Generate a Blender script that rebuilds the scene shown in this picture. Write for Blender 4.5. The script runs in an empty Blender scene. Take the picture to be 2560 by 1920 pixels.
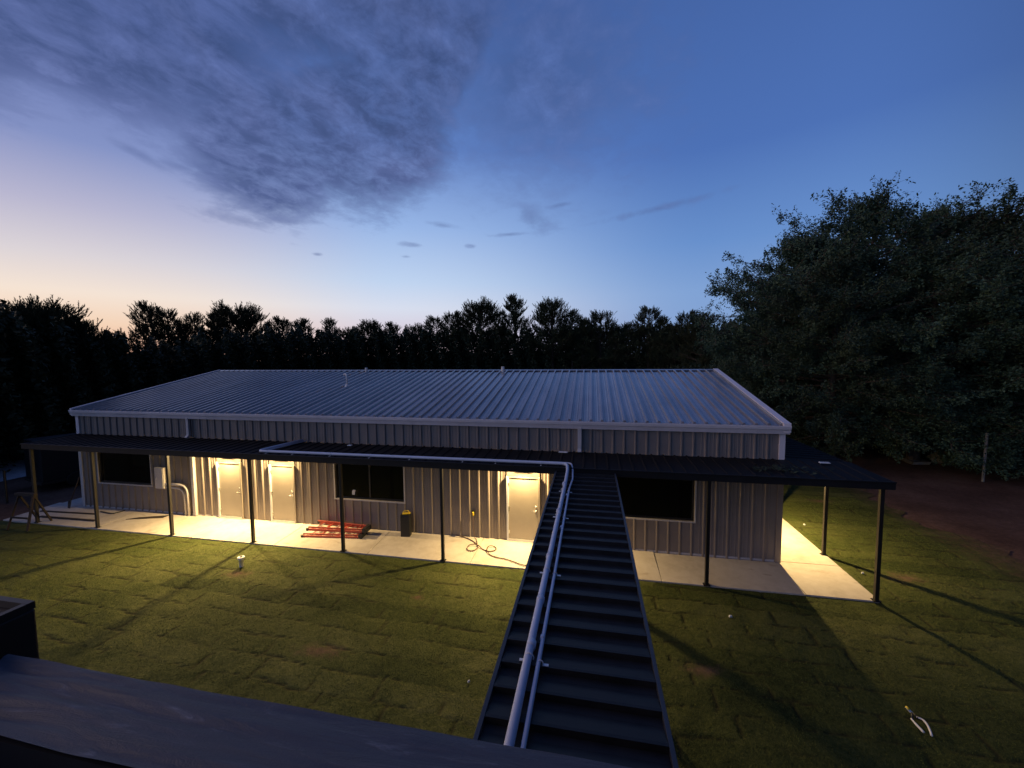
import bpy, math, random
import numpy as np
from mathutils import Matrix, Vector
random.seed(7); rng = np.random.default_rng(7)
S = bpy.context.scene; C = S.collection
# ------------------------------------------------------------------ camera
F, CX, CY, CZ, YAW, PITCH, ROLL = 1008.73, 18.8733, -11.6183, 5.5991, 0.19267, -0.06885, -0.00859
def _basis():
    cy, sy = math.cos(YAW), math.sin(YAW); cp, sp = math.cos(PITCH), math.sin(PITCH)
    f = Vector((-sy*cp, cy*cp, sp)); r = Vector((cy, sy, 0)); u = r.cross(f)
    cr, sr = math.cos(ROLL), math.sin(ROLL)
    return r*cr+u*sr, -r*sr+u*cr, f
RR, UU, FF = _basis(); CAM = Vector((CX, CY, CZ))
cd = bpy.data.cameras.new('camera'); cam = bpy.data.objects.new('camera', cd); C.objects.link(cam)
cd.sensor_width = 36; cd.lens = F/2560*36; cd.clip_start = .05; cd.clip_end = 2000
m = Matrix((RR, UU, -FF)).transposed().to_4x4(); m.translation = CAM; cam.matrix_world = m
S.camera = cam
def ray(x, y): return (x-1280)/F*RR-(y-960)/F*UU+FF
def onz(x, y, z=0.):            # measured ground point seen at a photo pixel
    d = ray(x, y); t = (z-CZ)/d.z; return CAM+d*t
def ony(x, y, Y=0.):
    d = ray(x, y); t = (Y-CY)/d.y; return CAM+d*t
def polar(x, y, D):
    d = ray(x, y); d = d/math.hypot(d.x, d.y); return CAM+d*D
# ------------------------------------------------------------------ view / world
S.view_settings.view_transform = 'Standard'; S.view_settings.look = 'None'
S.view_settings.exposure = 0.0; S.view_settings.gamma = 1
S.cycles.max_bounces = 6
def srgb(r, g, b):
    f = lambda c: (c/255/12.92 if c <= 10 else ((c/255+.055)/1.055)**2.4)
    return (f(r), f(g), f(b), 1)
W = bpy.data.worlds.new("World"); S.world = W; W.use_nodes = True
NT = W.node_tree; NT.nodes.clear()
class NB:
    def __init__(s, nt): s.nt = nt
    def n(s, t, **k):
        o = s.nt.nodes.new(t)
        for a, v in k.items(): setattr(o, a, v)
        return o
    def link(s, a, b): s.nt.links.new(a, b)
    def put(s, sock, v):
        if isinstance(v, bpy.types.NodeSocket): s.link(v, sock)
        else: sock.default_value = v
    def m(s, op, a, b=0., c=None, clamp=False):
        o = s.n('ShaderNodeMath', operation=op, use_clamp=clamp)
        s.put(o.inputs[0], a); s.put(o.inputs[1], b)
        if c is not None: s.put(o.inputs[2], c)
        return o.outputs[0]
    def vm(s, op, a, b=None):
        o = s.n('ShaderNodeVectorMath', operation=op); s.put(o.inputs[0], a)
        if b is not None: s.put(o.inputs[1], b)
        return o
    def ss(s, v, a, b):        # smoothstep
        o = s.n('ShaderNodeMapRange', interpolation_type='SMOOTHSTEP'); s.put(o.inputs[0], v)
        o.inputs[1].default_value = a; o.inputs[2].default_value = b; return o.outputs[0]
    def ramp(s, v, pts, interp='LINEAR'):
        o = s.n('ShaderNodeValToRGB'); s.put(o.inputs[0], v); e = o.color_ramp; e.interpolation = interp
        while len(e.elements) < len(pts): e.elements.new(.5)
        for k, (p, c) in enumerate(pts): e.elements[k].position = p
        for k, (p, c) in enumerate(pts): e.elements[k].color = c
        return o.outputs[0]
    def mix(s, f, a, b, mode='MIX'):
        o = s.n('ShaderNodeMix', data_type='RGBA', blend_type=mode); s.put(o.inputs[0], f)
        s.put(o.inputs[6], a); s.put(o.inputs[7], b); return o.outputs[2]
    def noise(s, vec, scale, detail=4, rough=.55, dist=0.):
        o = s.n('ShaderNodeTexNoise'); s.put(o.inputs['Vector'], vec); o.inputs['Scale'].default_value = scale
        o.inputs['Detail'].default_value = detail; o.inputs['Roughness'].default_value = rough
        o.inputs['Distortion'].default_value = dist; return o
    def mapping(s, vec, loc=(0,0,0), rot=(0,0,0), sc=(1,1,1)):
        o = s.n('ShaderNodeMapping'); s.put(o.inputs[0], vec); o.inputs[1].default_value = loc
        o.inputs[2].default_value = rot; o.inputs[3].default_value = sc; return o.outputs[0]
b = NB(NT)
tc = b.n('ShaderNodeTexCoord'); sep = b.n('ShaderNodeSeparateXYZ'); b.link(tc.outputs['Generated'], sep.inputs[0])
dx, dy, dz = sep.outputs
el = b.m('MULTIPLY', b.m('ARCSINE', dz), 57.2958)
az = b.m('MULTIPLY', b.m('ARCTAN2', dx, dy), 57.2958)
hl = b.m('MAXIMUM', b.m('SQRT', b.m('ADD', b.m('MULTIPLY', dx, dx), b.m('MULTIPLY', dy, dy))), .0001)
ga = math.radians(-72)
h = b.m('DIVIDE', b.m('ADD', b.m('MULTIPLY', dx, math.sin(ga)), b.m('MULTIPLY', dy, math.cos(ga))), hl)
et = b.m('DIVIDE', el, 90, clamp=True)
R_ = lambda L: [(e/90, srgb(*c)) for e, c in L]
A = b.ramp(et, R_([(0,(232,165,138)),(3.5,(246,212,182)),(6.5,(246,228,212)),(10,(220,212,216)),(14.5,(184,182,208)),(20,(132,146,196)),(30,(88,108,170)),(90,(44,68,128))]))
M = b.ramp(et, R_([(0,(222,190,194)),(3.5,(216,206,220)),(6.5,(216,222,238)),(10,(192,212,240)),(17,(152,182,230)),(26,(98,132,198)),(42,(66,98,166)),(90,(38,56,104))]))
B = b.ramp(et, R_([(0,(134,162,206)),(8,(128,162,212)),(14,(104,144,204)),(24,(77,113,181)),(42,(66,97,160)),(90,(38,56,104))]))
D = b.ramp(et, R_([(0,(34,40,58)),(12,(38,48,74)),(28,(42,56,90)),(90,(38,56,104))]))
c1 = b.mix(b.ss(h, .70, 1.0), M, A)
c2 = b.mix(b.ss(h, .05, .72), B, c1)
c3 = b.mix(b.ss(h, -.80, -.15), D, c2)
# clouds: noise in the plane of a flat cloud deck seen overhead
dzp = b.m('ADD', b.m('MAXIMUM', dz, 0.), .08)
cv = b.n('ShaderNodeCombineXYZ'); b.link(b.m('DIVIDE', dx, dzp), cv.inputs[0]); b.link(b.m('DIVIDE', dy, dzp), cv.inputs[1])
q = cv.outputs[0]
n1 = b.noise(b.mapping(q, rot=(0,0,.35), sc=(1.,.75,1)), 3.6, 8, .62, .25).outputs[0]
n2 = b.noise(b.mapping(q, rot=(0,0,.35), sc=(1.,.8,1)), 9.5, 7, .66, .3).outputs[0]
n3 = b.noise(b.mapping(q, loc=(3,1,0)), 1.6, 5, .55, .2).outputs[0]
def ell(a0, e0, ra, re, rot=0.):
    u = b.m('SUBTRACT', az, a0); v = b.m('SUBTRACT', el, e0); c_, s_ = math.cos(rot), math.sin(rot)
    uu = b.m('DIVIDE', b.m('ADD', b.m('MULTIPLY', u, c_), b.m('MULTIPLY', v, s_)), ra)
    vv = b.m('DIVIDE', b.m('SUBTRACT', b.m('MULTIPLY', v, c_), b.m('MULTIPLY', u, s_)), re)
    return b.m('SUBTRACT', 1., b.m('SQRT', b.m('ADD', b.m('MULTIPLY', uu, uu), b.m('MULTIPLY', vv, vv))))
big = None
for a in [(-41,23.5,9,8.2,-.1), (-30,27,13,9,.25), (-57,32,21,9.5,-.12), (-38,44,34,15), (-23,37,13,9,.5), (-74,28,20,9)]:
    e_ = ell(*a); big = e_ if big is None else b.m('MAXIMUM', big, e_)
nn = b.m('SUBTRACT', b.m('ADD', b.m('MULTIPLY', n1, .6), b.m('MULTIPLY', n2, .4)), .5)
big = b.m('ADD', big, b.m('MULTIPLY', nn, 1.5))
mb = b.ss(big, -.16, .34)
wisp = b.m('MULTIPLY', b.ss(b.m('ADD', ell(-8,33,22,15), b.m('MULTIPLY', nn, 2.6)), -.05, .9), .62)
mb = b.m('MAXIMUM', mb, wisp)
small = None
for a in [(-52.6,20.1,3.0,.55,-.35), (-49.2,19.8,2.6,.5,-.05), (-20.6,17.4,2.6,.42,-.12), (-24.6,14.8,1.8,.3,-.05), (-16.6,14.9,.8,.25), (-11.2,16.4,2.6,.3,.05),
          (-8,18.4,3.6,1.7,-.35), (-4.2,19.8,2.4,.4,.15), (-25.3,13.3,.7,.2), (-36.2,12.8,.5,.2), (-44,15.6,4.5,.9,-.1), (9,18.4,7.5,.45,.12)]:
    e_ = ell(*a); small = e_ if small is None else b.m('MAXIMUM', small, e_)
ms = b.m('MULTIPLY', b.ss(b.m('ADD', small, b.m('MULTIPLY', nn, 5.)), -.3, 1.1), .55)
far = b.m('MULTIPLY', b.ss(n3, .55, .75), .0)
mk = b.m('MAXIMUM', mb, ms)
tx = b.m('ADD', b.m('MULTIPLY', n1, .55), b.m('MULTIPLY', n2, .45))
cc = b.ramp(tx, [(.36, srgb(54,74,118)), (.47, srgb(68,86,134)), (.57, srgb(84,100,150)), (.70, srgb(112,128,182))])
cc = b.mix(b.ss(el, 34, 18), cc, b.mix(.3, cc, srgb(108,120,172)))
thin = b.ramp(n2, [(.40, (1,1,1,1)), (.66, (.66,.66,.66,1))])
mk = b.m('MULTIPLY', mk, thin)
sky = b.mix(b.m('MULTIPLY', mk, .97), c3, cc)
# extra sky glow added on the sunset side, out of view, brightens ribs
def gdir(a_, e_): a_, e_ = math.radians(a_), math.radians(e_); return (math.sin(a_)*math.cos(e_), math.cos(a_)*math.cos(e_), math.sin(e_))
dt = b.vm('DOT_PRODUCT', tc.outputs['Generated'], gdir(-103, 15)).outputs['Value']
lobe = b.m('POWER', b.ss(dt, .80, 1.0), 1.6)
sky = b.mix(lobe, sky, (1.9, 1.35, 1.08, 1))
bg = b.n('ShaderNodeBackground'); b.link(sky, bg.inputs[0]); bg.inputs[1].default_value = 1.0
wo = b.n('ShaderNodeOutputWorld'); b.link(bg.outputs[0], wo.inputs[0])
try: W.cycles.sampling_method = 'AUTOMATIC'
except Exception: pass
# ------------------------------------------------------------------ mesh helpers
class MB:
    def __init__(s): s.v = []; s.f = []
    def add(s, v, f):
        k = len(s.v); s.v += [tuple(p) for p in v]; s.f += [tuple(i+k for i in q) for q in f]; return s
    def box(s, x0, x1, y0, y1, z0, z1):
        return s.add([(x0,y0,z0),(x1,y0,z0),(x1,y1,z0),(x0,y1,z0),(x0,y0,z1),(x1,y0,z1),(x1,y1,z1),(x0,y1,z1)],
                     [(3,2,1,0),(4,5,6,7),(0,1,5,4),(1,2,6,5),(2,3,7,6),(3,0,4,7)])
    def hexa(s, P): return s.add(P, [(3,2,1,0),(4,5,6,7),(0,1,5,4),(1,2,6,5),(2,3,7,6),(3,0,4,7)])
    def bar(s, a, c, w, t, up=(0,0,1)):      # rectangular bar from a to c
        a, c = Vector(a), Vector(c); d = (c-a).normalized(); sd = d.cross(Vector(up))
        if sd.length < 1e-4: sd = d.cross(Vector((0,1,0)))
        sd.normalize(); u = sd.cross(d); sd = sd*w/2; u = u*t/2
        return s.hexa([a-sd-u, a+sd-u, c+sd-u, c-sd-u, a-sd+u, a+sd+u, c+sd+u, c-sd+u])
    def tube(s, pts, r, n=10, caps=True):
        pts = [Vector(p) for p in pts]; rs = r if isinstance(r, (list, tuple)) else [r]*len(pts)
        k0 = len(s.v); pu = None
        for i, p in enumerate(pts):
            d = (pts[min(i+1, len(pts)-1)]-pts[max(i-1, 0)]).normalized()
            if pu is None: pu = d.orthogonal().normalized()
            pu = (pu-d*pu.dot(d)).normalized(); w = d.cross(pu)
            for j in range(n):
                a = 2*math.pi*j/n; s.v.append(tuple(p+(pu*math.cos(a)+w*math.sin(a))*rs[i]))
        for i in range(len(pts)-1):
            for j in range(n):
                a = k0+i*n+j; c_ = k0+i*n+(j+1) % n; s.f.append((a, c_, c_+n, a+n))
        if caps:
            s.f.append(tuple(k0+j for j in range(n-1, -1, -1))); s.f.append(tuple(k0+(len(pts)-1)*n+j for j in range(n)))
        return s
    def lathe(s, cx, cy, prof, n=20):
        return s.tube([(cx, cy, z) for r, z in prof], [max(r, .001) for r, z in prof], n) if False else s._l(cx, cy, prof, n)
    def _l(s, cx, cy, prof, n):
        k0 = len(s.v)
        for r, z in prof:
            for j in range(n):
                a = 2*math.pi*j/n; s.v.append((cx+r*math.cos(a), cy+r*math.sin(a), z))
        for i in range(len(prof)-1):
            for j in range(n):
                a = k0+i*n+j; c_ = k0+i*n+(j+1) % n; s.f.append((a, c_, c_+n, a+n))
        return s
    def build(s, name, mat, parent=None, smooth=False, bevel=0):
        return mk_obj(name, s.v, s.f, mat, parent, smooth, bevel)
def mk_obj(name, v, f, mat, parent=None, smooth=False, bevel=0):
    me = bpy.data.meshes.new(name); me.from_pydata(v, [], f); me.update()
    if smooth: me.polygons.foreach_set('use_smooth', [True]*len(me.polygons))
    if mat: me.materials.append(mat)
    o = bpy.data.objects.new(name, me); C.objects.link(o)
    if parent: o.parent = parent; o.location = -Vector(parent.location)
    if bevel:
        md = o.modifiers.new('bevel', 'BEVEL'); md.width = bevel; md.segments = 2; md.limit_method = 'ANGLE'
    return o
def quads_obj(name, V, k, mat, parent=None):     # V: (n*k,3) numpy, faces of k verts
    n = len(V)//k; me = bpy.data.meshes.new(name)
    me.vertices.add(len(V)); me.vertices.foreach_set('co', V.astype(np.float32).ravel())
    me.loops.add(n*k); me.loops.foreach_set('vertex_index', np.arange(n*k, dtype=np.int32))
    me.polygons.add(n); me.polygons.foreach_set('loop_start', np.arange(0, n*k, k, dtype=np.int32))
    me.update(calc_edges=True)
    if mat: me.materials.append(mat)
    o = bpy.data.objects.new(name, me); C.objects.link(o)
    if parent: o.parent = parent; o.location = -Vector(parent.location)
    return o
def tag(o, label=None, cat=None, group=None, kind=None):
    for k, v in (('label', label), ('category', cat), ('group', group), ('kind', kind)):
        if v: o[k] = v
    return o
def thing(name, label, cat, loc, group=None):
    o = bpy.data.objects.new(name, None); C.objects.link(o); o.location = loc; o.empty_display_size = .2
    return tag(o, label, cat, group)
def dup(o, loc, rz=0, sc=(1,1,1)):
    c = o.copy(); C.objects.link(c); c.location = loc; c.rotation_euler = (0,0,rz); c.scale = sc
    for ch in o.children:
        d = ch.copy(); C.objects.link(d); d.parent = c
        for g in ch.children:
            e = g.copy(); C.objects.link(e); e.parent = d
    return c
# ------------------------------------------------------------------ materials
def mat(name, col, rough=.6, metal=0., var=.15, vscale=3., bump=0., bscale=40., spec=.5, coord='Object'):
    M_ = bpy.data.materials.new(name); M_.use_nodes = True; nt = M_.node_tree; n = NB(nt)
    p = nt.nodes['Principled BSDF']; t = n.n('ShaderNodeTexCoord').outputs[coord]
    c = (*col, 1)
    if var:
        ns = n.noise(t, vscale, 6, .6); lo = tuple(x*(1-var) for x in col)+(1,); hi = tuple(min(1, x*(1+var)) for x in col)+(1,)
        n.link(n.ramp(ns.outputs[0], [(.3, lo), (.7, hi)]), p.inputs['Base Color'])
        rr = n.m('ADD', rough-.08, n.m('MULTIPLY', ns.outputs[0], .16)); n.link(rr, p.inputs['Roughness'])
    else:
        p.inputs['Base Color'].default_value = c; p.inputs['Roughness'].default_value = rough
    p.inputs['Metallic'].default_value = metal; p.inputs['Specular IOR Level'].default_value = spec
    if bump:
        bn = n.noise(t, bscale, 4, .6); bp = n.n('ShaderNodeBump'); bp.inputs['Strength'].default_value = bump
        bp.inputs['Distance'].default_value = .01; n.link(bn.outputs[0], bp.inputs['Height']); n.link(bp.outputs[0], p.inputs['Normal'])
    return M_
m_wall = mat('wall_metal', (.235,.20,.18), .42, 0, .1, 1.5, .12, 6)
m_trim = mat('trim_metal', (.56,.53,.52), .45, 0, .08, 2)
m_black = mat('charcoal_metal', (.0095,.0085,.0085), .62, 0, .3, 2, .1, 8, .22)
m_post = mat('post_paint', (.010,.008,.007), .5, 0, .25, 4)
m_door = mat('door_paint', (.33,.29,.245), .38, 0, .06, 2.5)
m_jamb_lit = mat('jamb_lit_paint', (.62,.63,.68), .4, 0, .06, 3)  # pale bluish: light caught on the hinge side, painted into the colour
m_steel = mat('brushed_steel', (.6,.6,.6), .28, 1, .1, 10)
m_pvc = mat('grey_pvc', (.60,.66,.78), .4, 0, .08, 2)
m_white = mat('white_plastic', (.75,.75,.74), .4, 0, .05, 5)
m_red = mat('red_fibreglass', (.50,.085,.05), .45, 0, .15, 6)
m_alu = mat('aluminium', (.62,.6,.58), .35, .8, .1, 10)
m_rubber = mat('black_plastic', (.015,.015,.016), .5, 0, .2, 6)
m_yellow = mat('yellow_plastic', (.75,.55,.04), .45, 0, .1, 6)
m_hose = mat('brown_hose', (.10,.055,.035), .5, 0, .1, 10)
m_bark = mat('bark', (.075,.055,.042), .9, 0, .35, 6, .6, 12)
m_glass = mat('dark_glass', (.004,.004,.004), .12, 0, 0, spec=.25)
m_edge = mat('edge_metal', (.04,.042,.05), .45, 0, .2, 3)
m_fas = mat('fascia_metal', (.013,.013,.015), .5, 0, .2, 3, spec=.3)
m_gut = mat('gutter_paint', (.80,.74,.76), .42, 0, .08, 2)
m_walk = mat('walkway_metal', (.013,.013,.014), .55, 0, .4, 5, .15, 10, .3)
m_wood = mat('dark_lumber', (.035,.024,.018), .8, 0, .3, 6)
m_pallet = mat('weathered_board', (.20,.19,.18), .8, 0, .25, 5)
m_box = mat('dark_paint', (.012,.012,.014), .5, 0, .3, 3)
def roof_mat():
    M_ = bpy.data.materials.new('galvanised_roof'); M_.use_nodes = True; n = NB(M_.node_tree); p = M_.node_tree.nodes['Principled BSDF']
    t = n.n('ShaderNodeTexCoord').outputs['Object']
    a = n.noise(n.mapping(t, sc=(1,.15,1)), 1.3, 6, .6).outputs[0]; s_ = n.noise(t, 22, 5, .7).outputs[0]
    v = n.m('ADD', n.m('MULTIPLY', a, .6), n.m('MULTIPLY', s_, .4))
    n.link(n.ramp(v, [(.35, (.23,.21,.21,1)), (.65, (.44,.40,.39,1))]), p.inputs['Base Color'])
    n.link(n.m('ADD', .08, n.m('MULTIPLY', s_, .16)), p.inputs['Roughness']); p.inputs['Metallic'].default_value = .35
    bp = n.n('ShaderNodeBump'); bp.inputs['Strength'].default_value = .12; bp.inputs['Distance'].default_value = .01
    n.link(n.noise(n.mapping(t, sc=(1,.3,1)), 7, 4, .6).outputs[0], bp.inputs['Height']); n.link(bp.outputs[0], p.inputs['Normal'])
    return M_
m_roof = roof_mat()
def concrete_mat():
    M_ = bpy.data.materials.new('concrete'); M_.use_nodes = True; n = NB(M_.node_tree); p = M_.node_tree.nodes['Principled BSDF']
    t = n.n('ShaderNodeTexCoord').outputs['Object']
    a = n.noise(t, .9, 6, .6).outputs[0]; c = n.noise(t, 4.5, 6, .65, .5).outputs[0]; f = n.noise(t, 90, 3, .6).outputs[0]
    v = n.m('ADD', n.m('MULTIPLY', a, .5), n.m('ADD', n.m('MULTIPLY', c, .35), n.m('MULTIPLY', f, .15)))
    col = n.ramp(v, [(.34, (.38,.33,.27,1)), (.5, (.51,.455,.39,1)), (.66, (.59,.54,.48,1))])
    st = n.ss(n.noise(n.mapping(t, sc=(.5,1.6,1)), 1.7, 5, .6, .8).outputs[0], .61, .70)
    col = n.mix(n.m('MULTIPLY', st, .45), col, (.25,.17,.11,1))
    n.link(col, p.inputs['Base Color']); p.inputs['Roughness'].default_value = .85
    bp = n.n('ShaderNodeBump'); bp.inputs['Strength'].default_value = .25; bp.inputs['Distance'].default_value = .006
    n.link(n.m('ADD', c, n.m('MULTIPLY', f, .4)), bp.inputs['Height']); n.link(bp.outputs[0], p.inputs['Normal'])
    return M_
m_conc = concrete_mat()
def dirt_nodes(n, t):
    a = n.noise(t, .5, 7, .6).outputs[0]; c = n.noise(t, 9, 6, .7).outputs[0]
    v = n.m('ADD', n.m('MULTIPLY', a, .6), n.m('MULTIPLY', c, .4))
    return n.ramp(v, [(.35, (.07,.038,.026,1)), (.5, (.13,.072,.05,1)), (.65, (.19,.115,.083,1))])
def lawn_mat(name, with_grass):
    M_ = bpy.data.materials.new(name); M_.use_nodes = True; n = NB(M_.node_tree); p = M_.node_tree.nodes['Principled BSDF']
    t = n.n('ShaderNodeTexCoord').outputs['Object']
    col = dirt_nodes(n, t); hgt = n.noise(t, 12, 6, .7).outputs[0]
    if with_grass:
        wob = n.noise(t, 1.6, 7, .7); off = n.vm('SCALE', n.vm('SUBTRACT', wob.outputs['Color'], (.5,.5,.5)).outputs[0]); off.inputs[3].default_value = .42
        tt = n.vm('ADD', t, off.outputs[0]).outputs[0]
        at_ = n.n('ShaderNodeAttribute', attribute_name='seam'); seam = at_.outputs['Fac']; tv_ = n.n('ShaderNodeAttribute', attribute_name='tile').outputs['Fac']
        g1 = n.noise(t, .55, 5, .6).outputs[0]; g2 = n.noise(t, 14, 6, .7, .4).outputs[0]; g3 = n.noise(n.mapping(t, sc=(1,.45,1)), 55, 4, .7).outputs[0]
        v = n.m('ADD', n.m('ADD', n.m('MULTIPLY', g1, .30), n.m('MULTIPLY', g2, .32)), n.m('ADD', n.m('MULTIPLY', g3, .32), n.m('MULTIPLY', tv_, .12)))
        gr = n.ramp(v, [(.38, (.014,.020,.005,1)), (.47, (.040,.052,.012,1)), (.55, (.068,.080,.020,1)), (.66, (.115,.12,.04,1))])
        gr = n.mix(n.m('MULTIPLY', seam, .75), gr, (.022,.018,.008,1))
        # bare earth patches
        pm = None; sx = n.n('ShaderNodeSeparateXYZ'); n.link(tt, sx.inputs[0])
        for (px, py, rx, ry) in PATCH:
            u = n.m('DIVIDE', n.m('SUBTRACT', sx.outputs[0], px), rx); w = n.m('DIVIDE', n.m('SUBTRACT', sx.outputs[1], py), ry)
            e_ = n.m('SUBTRACT', 1., n.m('SQRT', n.m('ADD', n.m('MULTIPLY', u, u), n.m('MULTIPLY', w, w))))
            pm = e_ if pm is None else n.m('MAXIMUM', pm, e_)
        gn = n.m('SUBTRACT', n.noise(t, 5., 8, .8).outputs[0], .5)
        edge = n.m('MULTIPLY', n.m('SUBTRACT', sx.outputs[0], 28.6), .55)
        pm = n.m('MAXIMUM', pm, edge)
        pm = n.ss(n.m('ADD', pm, n.m('MULTIPLY', gn, 2.2)), .1, 1.3)
        thin = n.ss(n.noise(t, 1.7, 8, .78).outputs[0], .60, .80)
        pm = n.m('MAXIMUM', pm, n.m('MULTIPLY', thin, .35))
        col = n.mix(n.m('MULTIPLY', pm, .9), gr, col)
        hgt = n.m('SUBTRACT', n.m('ADD', n.m('MULTIPLY', g2, .6), n.m('MULTIPLY', g3, .5)), n.m('MULTIPLY', seam, .5))
    n.link(col, p.inputs['Base Color']); p.inputs['Roughness'].default_value = .9; p.inputs['Specular IOR Level'].default_value = .15
    bp = n.n('ShaderNodeBump'); bp.inputs['Strength'].default_value = .9; bp.inputs['Distance'].default_value = .035
    n.link(hgt, bp.inputs['Height']); n.link(bp.outputs[0], p.inputs['Normal'])
    return M_
PATCH = []
for px, py, rx, ry in [(1755,1665,.55,.3), (2265,1442,.8,.4), (592,1432,.6,.3), (800,1622,.8,.3), (1045,1490,.3,.14), (2050,1250,.7,.3), (2330,1300,1.,.6)]:
    g = onz(px, py); PATCH.append((g.x, g.y, rx, ry))
m_lawn = lawn_mat('sod_lawn', True); m_dirt = lawn_mat('bare_earth', False)
def leaf_mat(name, lo, hi, sc=.8):
    M_ = bpy.data.materials.new(name); M_.use_nodes = True; n = NB(M_.node_tree); p = M_.node_tree.nodes['Principled BSDF']
    t = n.n('ShaderNodeTexCoord').outputs['Object']; a = n.noise(t, sc, 3, .6).outputs[0]; c = n.noise(t, 9, 2, .5).outputs[0]
    v = n.m('ADD', n.m('MULTIPLY', a, .55), n.m('MULTIPLY', c, .45))
    n.link(n.ramp(v, [(.35, (*lo, 1)), (.65, (*hi, 1))]), p.inputs['Base Color'])
    p.inputs['Roughness'].default_value = .6; p.inputs['Specular IOR Level'].default_value = .2
    return M_
m_leaf = leaf_mat('broad_leaves', (.028,.056,.034), (.085,.140,.088))
m_leaf2 = leaf_mat('dark_broad_leaves', (.020,.042,.026), (.070,.118,.070), .5)
m_leaf3 = leaf_mat('olive_broad_leaves', (.018,.034,.020), (.060,.090,.052), .6)
m_blade = leaf_mat('grass_blades', (.048,.056,.015), (.125,.168,.038), .7)
m_needle = leaf_mat('pine_needles', (.03,.04,.02), (.07,.085,.04))
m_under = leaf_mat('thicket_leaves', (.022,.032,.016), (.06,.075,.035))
# ------------------------------------------------------------------ setting
g = MB(); g.add([(-700,-700,-.07),(700,-700,-.07),(700,700,-.07),(-700,700,-.07)], [(0,1,2,3)])
tag(g.build('ground', m_dirt), 'bare reddish brown earth around the lawn', None, None, 'structure')
def hsum(X, Y, comps):
    Z = np.zeros_like(X)
    for kx, ky, ph, a in comps: Z += a*np.sin(kx*X+ky*Y+ph)
    return Z
comps = []
for i in range(60):
    lam = 10**rng.uniform(-.75, .45); th = rng.uniform(0, math.pi); k = 2*math.pi/lam
    comps.append((k*math.cos(th), k*math.sin(th), rng.uniform(0, 6.3), .0015*lam**(.62 if lam < .6 else .1)))
def seams(x, y):
    u = x+.02*np.sin(y*3.1+1)+.015*np.sin(x*5.3+y*2)+.014*np.sin(x*11+y*9)+.010*np.sin(y*27+x*13); v = y+.03*x+.025*np.sin(x*2.3)+.015*np.sin(x*5.9+y*3)+.014*np.sin(x*13-y*8)+.009*np.sin(x*31+y*5)
    r = np.floor(v/.5); dv = np.abs(v/.5-np.round(v/.5))*.5
    uu = (u+np.mod(r*.37+np.sin(r*12.9)*.5, 1)*1.2)/1.2; du = np.abs(uu-np.round(uu))*1.2; c = np.floor(uu)
    ma = np.clip(.75+.8*np.sin(x*1.9+np.sin(y*1.3)*2)*np.sin(y*1.1+x*.7+2)+.5*np.sin(x*6.1+y*4.3), 0, 1); mb = np.clip(.85+.8*np.sin(x*1.3+y*2.1)*np.sin(y*1.7-x*.9)+.5*np.sin(y*7+x*3), 0, 1)
    w = .022+.009*np.sin(x*3.7+y*5.1)
    return np.maximum(np.exp(-(dv/w)**2)*ma, np.exp(-(du/(w*1.1))**2)*mb), np.mod(np.sin(r*78.2+c*37.7)*43.7, 1)
def grid_sheet(name, x0, x1, y0, y1, st, z0, m_, edge=None):
    xs = np.arange(x0, x1+1e-6, st); ys = np.arange(y0, y1+1e-6, st); X, Y = np.meshgrid(xs, ys)
    wx = X+.25*np.sin(Y*1.7+1)+.12*np.sin(Y*4.1+X); wy = Y+.25*np.sin(X*1.3)+.1*np.sin(X*3.7+Y*2)
    Z = z0+hsum(wx, wy, comps)
    # keep it low along the patio edge
    d = np.clip((-1.5-Y)/.8, 0, 1)*1.0+np.where(X > 25.4, np.clip((X-25.4)/.8, 0, 1), 0); Z = z0+(Z-z0)*np.clip(d, .15, 1); SM, TL = seams(X, Y); Z = Z-.014*SM+.003*(TL-.5)*np.clip(d, 0, 1)
    nx, ny = len(xs), len(ys); V = np.stack([X.ravel(), Y.ravel(), Z.ravel()], 1)
    i = np.arange(nx-1)[None, :]; j = np.arange(ny-1)[:, None]; a = (j*nx+i).ravel()
    Fc = np.stack([a, a+1, a+1+nx, a+nx], 1)
    if edge is not None:
        cx_ = V[Fc[:, 0], 0]; cy_ = V[Fc[:, 0], 1]; Fc = Fc[edge(cx_, cy_)]
    me = bpy.data.meshes.new(name); me.vertices.add(len(V)); me.vertices.foreach_set('co', V.astype(np.float32).ravel())
    me.loops.add(Fc.size); me.loops.foreach_set('vertex_index', Fc.astype(np.int32).ravel())
    me.polygons.add(len(Fc)); me.polygons.foreach_set('loop_start', np.arange(0, Fc.size, 4, dtype=np.int32))
    me.update(calc_edges=True); me.polygons.foreach_set('use_smooth', [True]*len(Fc)); me.materials.append(m_)
    for nm_, ar_ in (('seam', SM), ('tile', TL)): at_ = me.attributes.new(nm_, 'FLOAT', 'POINT'); at_.data.foreach_set('value', ar_.ravel().astype(np.float32))
    o = bpy.data.objects.new(name, me); C.objects.link(o); return o
def lawn_edge(x, y):
    w = .35*np.sin(y*1.1)+.2*np.sin(y*2.7+1)+.12*np.sin(y*7)
    wl = .3*np.sin(x*1.3)+.15*np.sin(x*4)
    right = (x < 30.4+w-.12*(y-0)) ; ok = right & ((y < -1.47) | (x > 25.3))
    ok &= ((x > -1.6) | (y < -1.9+wl))
    return ok
tag(grid_sheet('lawn', -9, 33, -12.5, 13, .05, -.035, m_lawn, lawn_edge), 'freshly laid green sod lawn in front of and beside the building', None, None, 'structure')
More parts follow.
